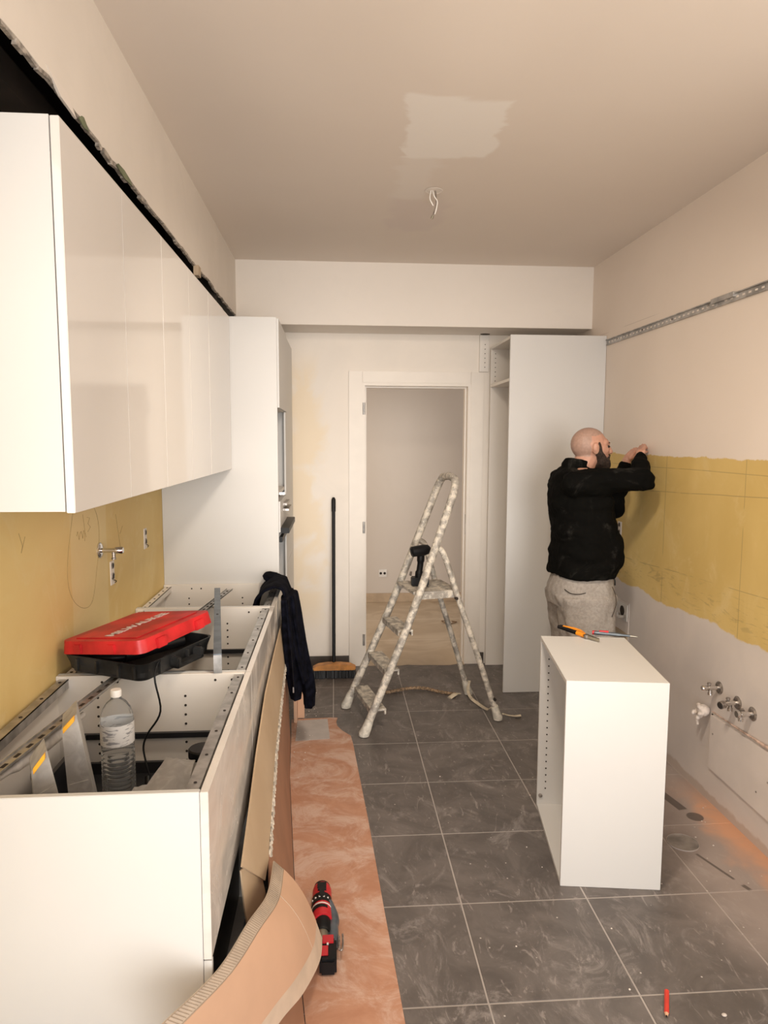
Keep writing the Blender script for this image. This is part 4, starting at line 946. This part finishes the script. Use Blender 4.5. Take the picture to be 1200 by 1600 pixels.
# ------------------------------------------------------------ ladder
ang = math.atan2(.217, .976)
la = thing('stepladder', 'paint-splattered aluminium stepladder in front of the doorway', 'ladder', (.175, 3.80, 0), rz=ang, local=True)
def fr(u): # front rail inset, z vs u
    return None
def L3(u, w_, z): return V((u, w_, z))
near = [(-.006, 0, .03), (.25, .03, .60), (.438, .058, 1.08), (.548, .078, 1.372), (.566, .095, 1.424), (.572, .13, 1.452)]
farr = [(u, .44-w_, z) for u, w_, z in near]
bm = B(); tube(bm, smooth_pts(near[:3]+[near[3]], 5)+[V(p) for p in near[4:]]+[V((.574, .22, 1.462))]+[V(p) for p in farr[:3:-1]]+smooth_pts(farr[3::-1], 5), .023, 12)
obj('front_frame', bm, m['ladder'], la, smooth=50, label='front rails joined by a rounded handrail loop')
for sgn, w0, w1 in ((0, .07, .0), (1, .37, .44)):
    bm = B(); tube(bm, smooth_pts([(.440, w0, 1.055), (.478, w0, 1.03), (.515, w0+(w1-w0)*.2, .93), (.575, w0+(w1-w0)*.4, .74), (.70, w0+(w1-w0)*.7, .38), (.815, w1, .03)], 6), .0175, 12, flat=1)
    obj('rear_leg', bm, m['ladder'], la, smooth=50)
for i, (u0, z0) in enumerate(((.070, .135), (.155, .355), (.243, .575))):
    w0 = .03+.02*i; w1 = .44-w0
    bm = B(); box(bm, u0-.045+.01, u0+.055, w0-.012, w1+.012, z0-.006, z0+.006); box(bm, u0+.045, u0+.055, w0-.01, w1+.01, z0-.030, z0); box(bm, u0-.035, u0-.029, w0-.01, w1+.01, z0-.030, z0)
    obj('step', bm, m['ladder'], la, bevel=.002)
bm = B(); prism(bm, [(.30, .065, .785), (.30, .375, .785), (.33, .385, .785), (.55, .385, .785), (.585, .36, .785), (.585, .08, .785), (.55, .055, .785), (.33, .055, .785)], (0, 0, .016)); pf = obj('platform', bm, m['ladder'], la, bevel=.003)
bm = B(); box(bm, .31, .575, .058, .064, .755, .788); box(bm, .31, .575, .376, .382, .755, .788); box(bm, .574, .580, .09, .35, .755, .788); obj('rim', bm, m['ladder'], pf)
bm = B(); tube(bm, [(.70, .02, .40), (.70, .42, .40)], .006, 8); 
bm.free()
for (u0, w0, t1, r0) in ((-.012, 0, (.02, 0, .09), .028), (-.012, .44, (.02, .44, .09), .028), (.822, 0, (.797, .0, .09), .025), (.822, .44, (.797, .44, .09), .025)):
    bm = B(); a = V((u0, w0, .004)); b = V(t1); tube(bm, [a, a+V((0, 0, .012)), a.lerp(b, .5), b], [r0*1.1, r0*1.15, r0, r0*.86], 14); obj('rubber_foot', bm, m['rubber'], la, smooth=50)
for (u0, z0) in ((.556, .755), (.792, .135)):
    bm = B(); flat_cyl(bm, (u0, -.001 if z0 < .5 else .045, z0), .009, .02, (0, -1, 0)); obj('bolt', bm, m['hole'], la, smooth=40)
ca, sa = math.cos(ang), math.sin(ang)
def lw(u, w_, z): return (.175+u*ca-w_*sa, 3.80+u*sa+w_*ca, z)
# strap on the rear legs, reaching the floor
bm = B(); tube(bm, smooth_pts([lw(.82, .425, .10), lw(.80, .40, .05), lw(.79, .33, .022), lw(.80, .22, .016), lw(.80, .10, .03), lw(.79, .03, .07)]), .010, 8, flat=.35)
tube(bm, smooth_pts([lw(.86, .01, .03), lw(.90, .02, .012), lw(.94, .0, .010), lw(.97, -.01, .014)]), [.009]*12+[.015]*7, 8, flat=.5)
tube(bm, smooth_pts([lw(.76, .44, .012), lw(.72, .42, .02), lw(.67, .40, .006)]), [.012]*6+[.02]*7, 8, flat=.35)
tag(centre(obj('strap', bm, m['strap'], smooth=60)), 'cream webbing strap trailing on the floor at the ladder rear feet', 'strap')
bm = B(); pts = smooth_pts([(.335, 4.44, .012), (.40, 4.47, .012), (.50, 4.50, .016), (.60, 4.50, .014), (.70, 4.43, .012), (.79, 4.38, .014)], 10); tube(bm, pts, [.011+.0025*math.sin(i*2.2) for i in range(len(pts))], 8)
tag(centre(obj('rope', bm, m['rope'], smooth=60)), 'short brown twisted rope lying on the tiles behind the ladder', 'rope')
# drill on ladder platform
def lwv(u, w_, z): return V(lw(u, w_, z))
p0 = lwv(.395, .23, .802)
dl = thing('impact_driver', 'black cordless driver standing upright on the ladder platform', 'power tool', tuple(p0))
e = V((ca, sa, 0)); f_ = V((-sa, ca, 0)); up_ = V((0, 0, 1)); dm = Matrix((V((1, 0, 0)), V((0, 1, 0)), up_)).transposed().to_4x4(); dm.translation = p0
bm = B(); box(bm, -.050, .055, -.035, .035, 0, .052, dm); obj('battery', bm, m['black'], dl, bevel=.006)
bm = B(); tube(bm, smooth_pts([p0+V((-.005, 0, .045)), p0+V((.0, 0, .09)), p0+V((.006, 0, .14)), p0+V((.008, 0, .20))]), [.024]*6+[.019]*7+[.023]*6, 14); obj('grip', bm, m['black'], dl, smooth=50)
bm = B(); tube(bm, [p0+V((-.055, -.03, .208)), p0+V((-.050, -.03, .210)), p0+V((.02, -.01, .216)), p0+V((.05, 0, .220)), p0+V((.062, .004, .221))], [.020, .031, .034, .029, .016], 18); obj('motor_housing', bm, m['black'], dl, smooth=45)
bm = B(); tube(bm, [p0+V((-.055, -.0, .06)), p0+V((-.050, .0, .085))], .007, 8); obj('belt_clip', bm, m['dull'], dl, smooth=45)
# ------------------------------------------------------------ red drill on the hardboard
rd = thing('cordless_drill', 'red and black cordless drill lying on the hardboard by the curled cardboard', 'power tool', (-.03, 2.25, .0045))
P = lambda x, y, z: V((x, y, z+.0045))
bm = B(); tube(bm, smooth_pts([P(-.052, 2.395, .040), P(-.050, 2.375, .040), P(-.049, 2.31, .040), P(-.047, 2.245, .040), P(-.046, 2.215, .040)], 4), [.022, .028, .031, .032, .034, .034, .034, .034, .034, .034, .034, .034, .033, .033, .032, .031, .030], 20); mo = obj('motor_housing', bm, m['redd'], rd, smooth=50)
bm = B()
for y0, y1, r in ((2.375, 2.398, .0295), (2.282, 2.325, .0355), (2.248, 2.262, .0352)):
    tube(bm, [P(-.050, y0, .040), P(-.050, y1, .040)], r, 20)
box(bm, -.066, -.034, 2.352, 2.380, .055, .0795); box(bm, -.058, -.040, 2.30, 2.352, .070, .0815)
box(bm, -.064, -.034, 2.335, 2.350, .070, .0805)
obj('grip_bands', bm, m['black'], mo, smooth=40)
bm = B(); tube(bm, [P(-.049, 2.270, .040), P(-.049, 2.266, .040)], .0362, 20); 
for k in range(6): a = .5+k*.42; box(bm, -.050+.0356*math.cos(a)-.003, -.050+.0356*math.cos(a)+.003, 2.298, 2.304, .0425+.0356*math.sin(a), .0455+.0356*math.sin(a))
obj('scale_marks', bm, m['white_pl'], mo)
bm = B(); tube(bm, [P(-.046, 2.220, .040), P(-.045, 2.214, .040)], .0335, 20); obj('red_ring', bm, m['redd'], mo, smooth=40)
bm = B(); tube(bm, [P(-.045, 2.214, .040), P(-.044, 2.166, .040), P(-.044, 2.158, .040)], [.0275, .0275, .023], 20); obj('chuck', bm, m['black'], rd, smooth=40)
bm = B(); tube(bm, [P(-.044, 2.160, .040), P(-.042, 2.135, .040), P(-.040, 2.118, .040)], [.020, .017, .009], 16); obj('chuck_nose', bm, m['steel'], rd, smooth=40)
bm = B(); tube(bm, smooth_pts([P(-.030, 2.30, .045), P(-.008, 2.24, .030), P(-.012, 2.19, .030), P(-.010, 2.12, .026)]), [.02]*6+[.019]*6+[.021]*7, 14); obj('handle', bm, m['blue'], rd, smooth=50)
bm = B(); box(bm, -.052, .002, 2.020, 2.125, .0045, .058); ba = obj('battery', bm, m['black'], rd, bevel=.007)
bm = B(); box(bm, -.053, -.024, 2.04, 2.085, .058, .0605); box(bm, -.044, -.008, 2.095, 2.13, .040, .063); obj('red_panel', bm, m['redd'], ba, bevel=.002)
bm = B(); box(bm, -.030, -.024, 2.088, 2.094, .058, .0625); obj('mark', bm, m['white_pl'], ba)
bm = B(); tube(bm, smooth_pts([P(.0, 2.10, .035), P(.018, 2.085, .036), P(.022, 2.11, .040), P(.022, 2.15, .042)]), .0032, 8); tube(bm, [P(.010, 2.085, .04), P(.010, 2.14, .042)], .004, 8); obj('belt_hook', bm, m['dull'], rd, smooth=50)
# ------------------------------------------------------------ pencil, chips, screws
pc = thing('carpenter_pencil', 'red carpenter pencil on the tiles at the bottom right', 'pencil', (.98, 1.84, .0))
d_ = V((1.007, 1.895, .006))-V((.960, 1.800, .006)); a0 = V((.960, 1.800, .006))
bm = B(); tube(bm, [a0+d_*.14, a0+d_*1.0], .0068, 6, flat=.6); obj('barrel', bm, m['pencilred'], pc)
bm = B(); tube(bm, [a0+d_*.145, a0+d_*.02], [.0065, .003], 6, flat=.6); obj('sharpened_wood', bm, m['pencilwood'], pc)
bm = B(); tube(bm, [a0+d_*.03, a0-d_*.01], [.003, .0014], 6); obj('lead', bm, m['black'], pc)
bm = B(); ell(bm, (1.133, 1.797, .004), (.008, .006, .004), seg=10, rings=6); tag(centre(obj('plaster_chip', bm, m['foam'])), 'small white plaster chip on the tiles right of the red pencil', 'debris')
bm = B(); tube(bm, [(-.215, 4.60, .004), (-.205, 4.57, .004)], .0035, 8); flat_cyl(bm, (-.216, 4.603, .006), .007, .003, (-.3, .9, .2), 10); tag(centre(obj('screw', bm, m['zip'], smooth=50)), 'single shiny screw on the tiles in front of the broom', 'screw')
bm = B()
for k in range(46):
    a = random.random()
    if a < .5: x, y = random.uniform(-.24, -.1), random.uniform(3.3, 4.6); z = .0055
    elif a < .7: x, y = random.uniform(.25, 1.0), random.uniform(1.9, 3.4); z = .0005
    else: x, y = random.uniform(1.4, 1.72), random.uniform(2.3, 3.1); z = .0005
    s = random.uniform(.0018, .0042); ell(bm, (x, y, z+s*.5), (s, s, s*.6), seg=6, rings=4)
o = obj('plaster_crumbs', bm, m['foam']); o['kind'] = 'stuff'; tag(o, 'white plaster crumbs scattered over tiles and hardboard', 'debris')
# ------------------------------------------------------------ the man
mn_ = thing('person', 'bearded man with shaved head in black jumper and grey trousers working at the right wall', 'person', (1.38, 3.72, 0))
hc = V((1.395, 3.72, 1.645))
bm = B()
# skull, face, jaw, neck
ell(bm, hc+V((-.012, 0, .012)), (.097, .076, .090)); ell(bm, hc+V((.030, 0, -.020)), (.072, .063, .085)); ell(bm, hc+V((.050, 0, -.072)), (.050, .046, .040))
ell(bm, hc+V((.088, 0, .016)), (.016, .042, .013)); ell(bm, hc+V((.060, 0, .020)), (.038, .056, .03))
capsule(bm, hc+V((.098, 0, .002)), .010, hc+V((.113, 0, -.030)), .0135); ell(bm, hc+V((.102, .012, -.033)), (.012, .008, .008)); ell(bm, hc+V((.102, -.012, -.033)), (.012, .008, .008))
ell(bm, hc+V((.070, .034, -.020)), (.022, .018, .020)); ell(bm, hc+V((.070, -.034, -.020)), (.022, .018, .020))
ell(bm, hc+V((.094, 0, -.056)), (.014, .024, .008)); ell(bm, hc+V((.092, 0, -.068)), (.013, .021, .008)); ell(bm, hc+V((.086, 0, -.094)), (.020, .024, .018))
for s_ in (-1, 1):
    rot = Matrix.Rotation(s_*.25, 3, 'Z').to_euler()
    ell(bm, hc+V((.002, s_*.078, -.012)), (.019, .007, .032), rot); ell(bm, hc+V((-.004, s_*.084, -.004)), (.014, .006, .024), rot)
capsule(bm, hc+V((-.015, 0, -.06)), .060, V((1.325, 3.72, 1.47)), .068); ell(bm, V((1.33, 3.72, 1.49)), (.09, .13, .05))
# torso and limbs under the clothes
ell(bm, (1.35, 3.72, 1.33), (.13, .18, .19)); ell(bm, (1.40, 3.72, 1.10), (.155, .165, .20)); ell(bm, (1.36, 3.72, .93), (.13, .16, .12))
RS, LS = V((1.275, 3.535, 1.455)), V((1.305, 3.905, 1.450))
RE, LE = V((1.590, 3.50, 1.478)), V((1.625, 3.93, 1.285))
RW, LW = V((1.668, 3.70, 1.590)), V((1.662, 3.860, 1.565))
capsule(bm, RS, .050, RE, .040); capsule(bm, RE, .040, RW, .025); capsule(bm, LS, .050, LE, .040); capsule(bm, LE, .040, LW, .025)
hips = [(V((1.36, 3.635, .92)), V((1.38, 3.615, .50)), V((1.345, 3.60, .09))), (V((1.36, 3.805, .92)), V((1.38, 3.825, .50)), V((1.345, 3.84, .09)))]
for a, b, c in hips: capsule(bm, a, .085, b, .058); capsule(bm, b, .056, c, .036); capsule(bm, c+V((-.01, 0, -.03)), .034, c+V((.15, 0, -.055)), .026)
def hand(bm, wrist, palm, tips, thumb):
    """palm blob + 4 two-joint fingers + thumb"""
    capsule(bm, wrist, .024, wrist.lerp(palm, .5), .025)
    d__ = (palm-wrist).normalized()
    side = (tips[-1][1]-tips[0][1]); side = (side-d__*side.dot(d__)).normalized()
    for k in (-1, -.33, .33, 1): capsule(bm, wrist.lerp(palm, .25)+side*k*.016, .0135, palm+side*k*.026, .0115, 10)
    for mid, tip in tips:
        k = tips.index((mid, tip)); base = palm+side*(k-1.5)*.019
        capsule(bm, base, .0098, mid, .0086, 10); capsule(bm, mid, .0086, mid.lerp(tip, .55), .0078, 10); capsule(bm, mid.lerp(tip, .55), .0078, tip, .0066, 10)
    b0 = wrist.lerp(palm, .35)-side*.024; capsule(bm, b0, .013, thumb[0], .0105, 10); capsule(bm, thumb[0], .0100, thumb[1], .0075, 10)
hand(bm, RW, V((1.690, 3.745, 1.622)), [(V((1.715, 3.755, 1.652)), V((1.735, 3.770, 1.634))), (V((1.712, 3.772, 1.652)), V((1.734, 3.784, 1.630))), (V((1.706, 3.788, 1.645)), V((1.730, 3.798, 1.622))), (V((1.700, 3.800, 1.632)), V((1.722, 3.806, 1.612)))], (V((1.706, 3.738, 1.612)), V((1.733, 3.762, 1.616))))
hand(bm, LW, V((1.688, 3.862, 1.605)), [(V((1.712, 3.838, 1.628)), V((1.735, 3.822, 1.612))), (V((1.710, 3.852, 1.632)), V((1.736, 3.842, 1.618))), (V((1.706, 3.868, 1.630)), V((1.734, 3.860, 1.616))), (V((1.700, 3.884, 1.622)), V((1.728, 3.880, 1.606)))], (V((1.700, 3.838, 1.590)), V((1.730, 3.826, 1.598))))
bm = remesh(bm, .0042, 3, .4)
bo = obj('body', bm, None, mn_, smooth=80)
bo.data.materials.append(m['skin']); bo.data.materials.append(m['scalp'])
off = V(mn_.location)
for p_ in bo.data.polygons:
    c = p_.center+off-hc; 
    if c.z > -.09 and (c.z > .055+.25*max(0, c.x) or (c.x < -.018 and c.z > -.055)) and not (abs(c.y) > .0735 and c.z < .028): p_.material_index = 1
# beard
bm = B()
ell(bm, hc+V((.060, 0, -.088)), (.052, .052, .040)); ell(bm, hc+V((.074, 0, -.112)), (.034, .036, .030))
for s_ in (-1, 1):
    capsule(bm, hc+V((.022, s_*.066, .014)), .011, hc+V((.028, s_*.060, -.040)), .021); capsule(bm, hc+V((.026, s_*.058, -.040)), .018, hc+V((.050, s_*.040, -.085)), .024)
    capsule(bm, hc+V((.030, s_*.062, -.03)), .014, hc+V((.060, s_*.046, -.065)), .016)
    capsule(bm, hc+V((.107, s_*.004, -.048)), .0065, hc+V((.094, s_*.027, -.062)), .0065)
    capsule(bm, hc+V((.094, s_*.027, -.062)), .0075, hc+V((.080, s_*.036, -.080)), .014)
ell(bm, hc+V((.080, 0, -.100)), (.036, .040, .034)); bm = remesh(bm, .005, 2)
for v in bm.verts: v.co += V((1, 1, 1))*0+v.normal*(.0025*mn.noise(v.co*140))
obj('beard', bm, m['beard'], mn_, smooth=80)
for s_ in (-1, 1):
    bm = B(); ell(bm, hc+V((.0855, s_*.031, -.001)), (.011, .012, .0085)); obj('eye', bm, m['eye'], mn_, smooth=80)
    bm = B(); capsule(bm, hc+V((.100, s_*.014, .020)), .004, hc+V((.086, s_*.048, .020)), .0035, 8); obj('eyebrow', bm, m['beard'], mn_, smooth=80)
# jumper
def loft(bm, secs, n=40, fold=0., seed=0., closed=True):
    rings = []
    for i, (cx, cy, z, rx, ry) in enumerate(secs):
        ring = []
        for k in range(n):
            a = 2*pi*k/n; f = 1+fold*mn.noise(V((math.cos(a)*2.2, math.sin(a)*2.2, z*9+seed)))
            ca_, sa_ = math.cos(a), math.sin(a); e_ = .85
            ring.append(bm.verts.new((cx+rx*f*math.copysign(abs(ca_)**e_, ca_), cy+ry*f*math.copysign(abs(sa_)**e_, sa_), z)))
        rings.append(ring)
    for a, b in zip(rings, rings[1:]):
        for k in range(n): bm.faces.new((a[k], a[(k+1) % n], b[(k+1) % n], b[k]))
    bm.faces.new(rings[0][::-1]); bm.faces.new(rings[-1]); return bm
def dens(secs, k=4):
    o_ = []
    for i in range(len(secs)-1):
        a = secs[max(i-1, 0)]; b = secs[i]; c = secs[i+1]; d__ = secs[min(i+2, len(secs)-1)]
        for q_ in range(k):
            t_ = q_/k; o_.append(tuple(.5*((2*b[j])+(c[j]-a[j])*t_+(2*a[j]-5*b[j]+4*c[j]-d__[j])*t_*t_+(3*b[j]-a[j]-3*c[j]+d__[j])*t_**3) for j in range(5)))
    o_.append(tuple(secs[-1])); return o_
bm = B()
loft(bm, dens([(1.370, 3.72, .945, .176, .198), (1.374, 3.72, .985, .184, .206), (1.388, 3.72, 1.06, .188, .215), (1.383, 3.72, 1.14, .180, .212), (1.362, 3.72, 1.24, .168, .208), (1.345, 3.72, 1.34, .162, .212), (1.330, 3.72, 1.43, .145, .205), (1.322, 3.72, 1.49, .115, .165), (1.325, 3.72, 1.53, .085, .10)]), fold=.05)
tube(bm, smooth_pts([(1.318, 3.72, 1.50), (1.326, 3.72, 1.545), (1.330, 3.72, 1.575)], 3), [.092, .084, .078, .073, .071, .070, .069], 24)
capsule(bm, RS+V((.0, .02, -.01)), .082, RS.lerp(RE, .5), .068); capsule(bm, RS.lerp(RE, .5), .068, RE, .058); ell(bm, RE+V((.012, -.004, -.008)), (.060, .055, .056)); capsule(bm, RE, .056, RE.lerp(RW, .9), .040)
capsule(bm, LS+V((0, -.02, -.01)), .082, LS.lerp(LE, .5), .066); capsule(bm, LS.lerp(LE, .5), .064, LE, .056); capsule(bm, LE, .056, LE.lerp(LW, .85), .042)
bm = remesh(bm, .007, 6)
for v in bm.verts:
    v.co += v.normal*(.016*mn.noise(V((v.co.x*8, v.co.y*8, v.co.z*19)))+.004*mn.noise(v.co*38))
ju = obj('jumper', bm, m['jumper'], mn_, smooth=80)
# trousers
bm = B()
loft(bm, dens([(1.372, 3.72, .99, .140, .165), (1.366, 3.72, .93, .160, .182), (1.360, 3.72, .86, .172, .195), (1.362, 3.72, .78, .170, .198)]), fold=.05)
for a, b, c in hips:
    s_ = -1 if a.y < 3.72 else 1
    loft(bm, dens([(1.362, 3.72+s_*.095, .84, .165, .108), (1.372, 3.72+s_*.098, .70, .152, .108), (1.382, 3.72+s_*.102, .55, .135, .10), (1.378, 3.72+s_*.105, .42, .120, .092), (1.362, 3.72+s_*.112, .26, .105, .085), (1.350, 3.72+s_*.118, .11, .098, .08), (1.350, 3.72+s_*.118, .07, .088, .072)]), fold=.10, seed=s_*5)
bm = remesh(bm, .008, 5)
for v in bm.verts: v.co += v.normal*(.012*mn.noise(V((v.co.x*8, v.co.y*8, v.co.z*6)))+.004*mn.noise(v.co*30))
tr = obj('trousers', bm, m['grey'], mn_, smooth=80)
# pocket openings and seam on the near side
bm = B(); tube(bm, smooth_pts([(1.47, 3.535, .905), (1.495, 3.545, .85), (1.498, 3.545, .80), (1.475, 3.535, .74)]), .0018, 6); obj('pocket_edge', bm, m['hole'], tr, smooth=50)
bm = B(); tube(bm, smooth_pts([(1.225, 3.575, .885), (1.25, 3.547, .868), (1.29, 3.533, .866), (1.325, 3.528, .874)]), .0022, 6); obj('pocket_edge', bm, m['hole'], tr, smooth=50)
bm = B(); tube(bm, smooth_pts([(1.492, 3.60, .955), (1.505, 3.59, .93), (1.508, 3.59, .90)]), .004, 6); obj('drawstring', bm, m['black'], tr, smooth=50)
for a, b, c in hips:
    bm = B(); capsule(bm, V((c.x-.02, c.y, .052)), .048, V((c.x+.15, c.y, .042)), .040); ell(bm, (c.x-.01, c.y, .08), (.055, .048, .05))
    bm = remesh(bm, .007, 3)
    for v in bm.verts: v.co.z = max(v.co.z, .004)
    sh = obj('shoe', bm, m['shoe'], mn_, smooth=80)
for o in bpy.data.objects:
    if '_l' in o: del o['_l']
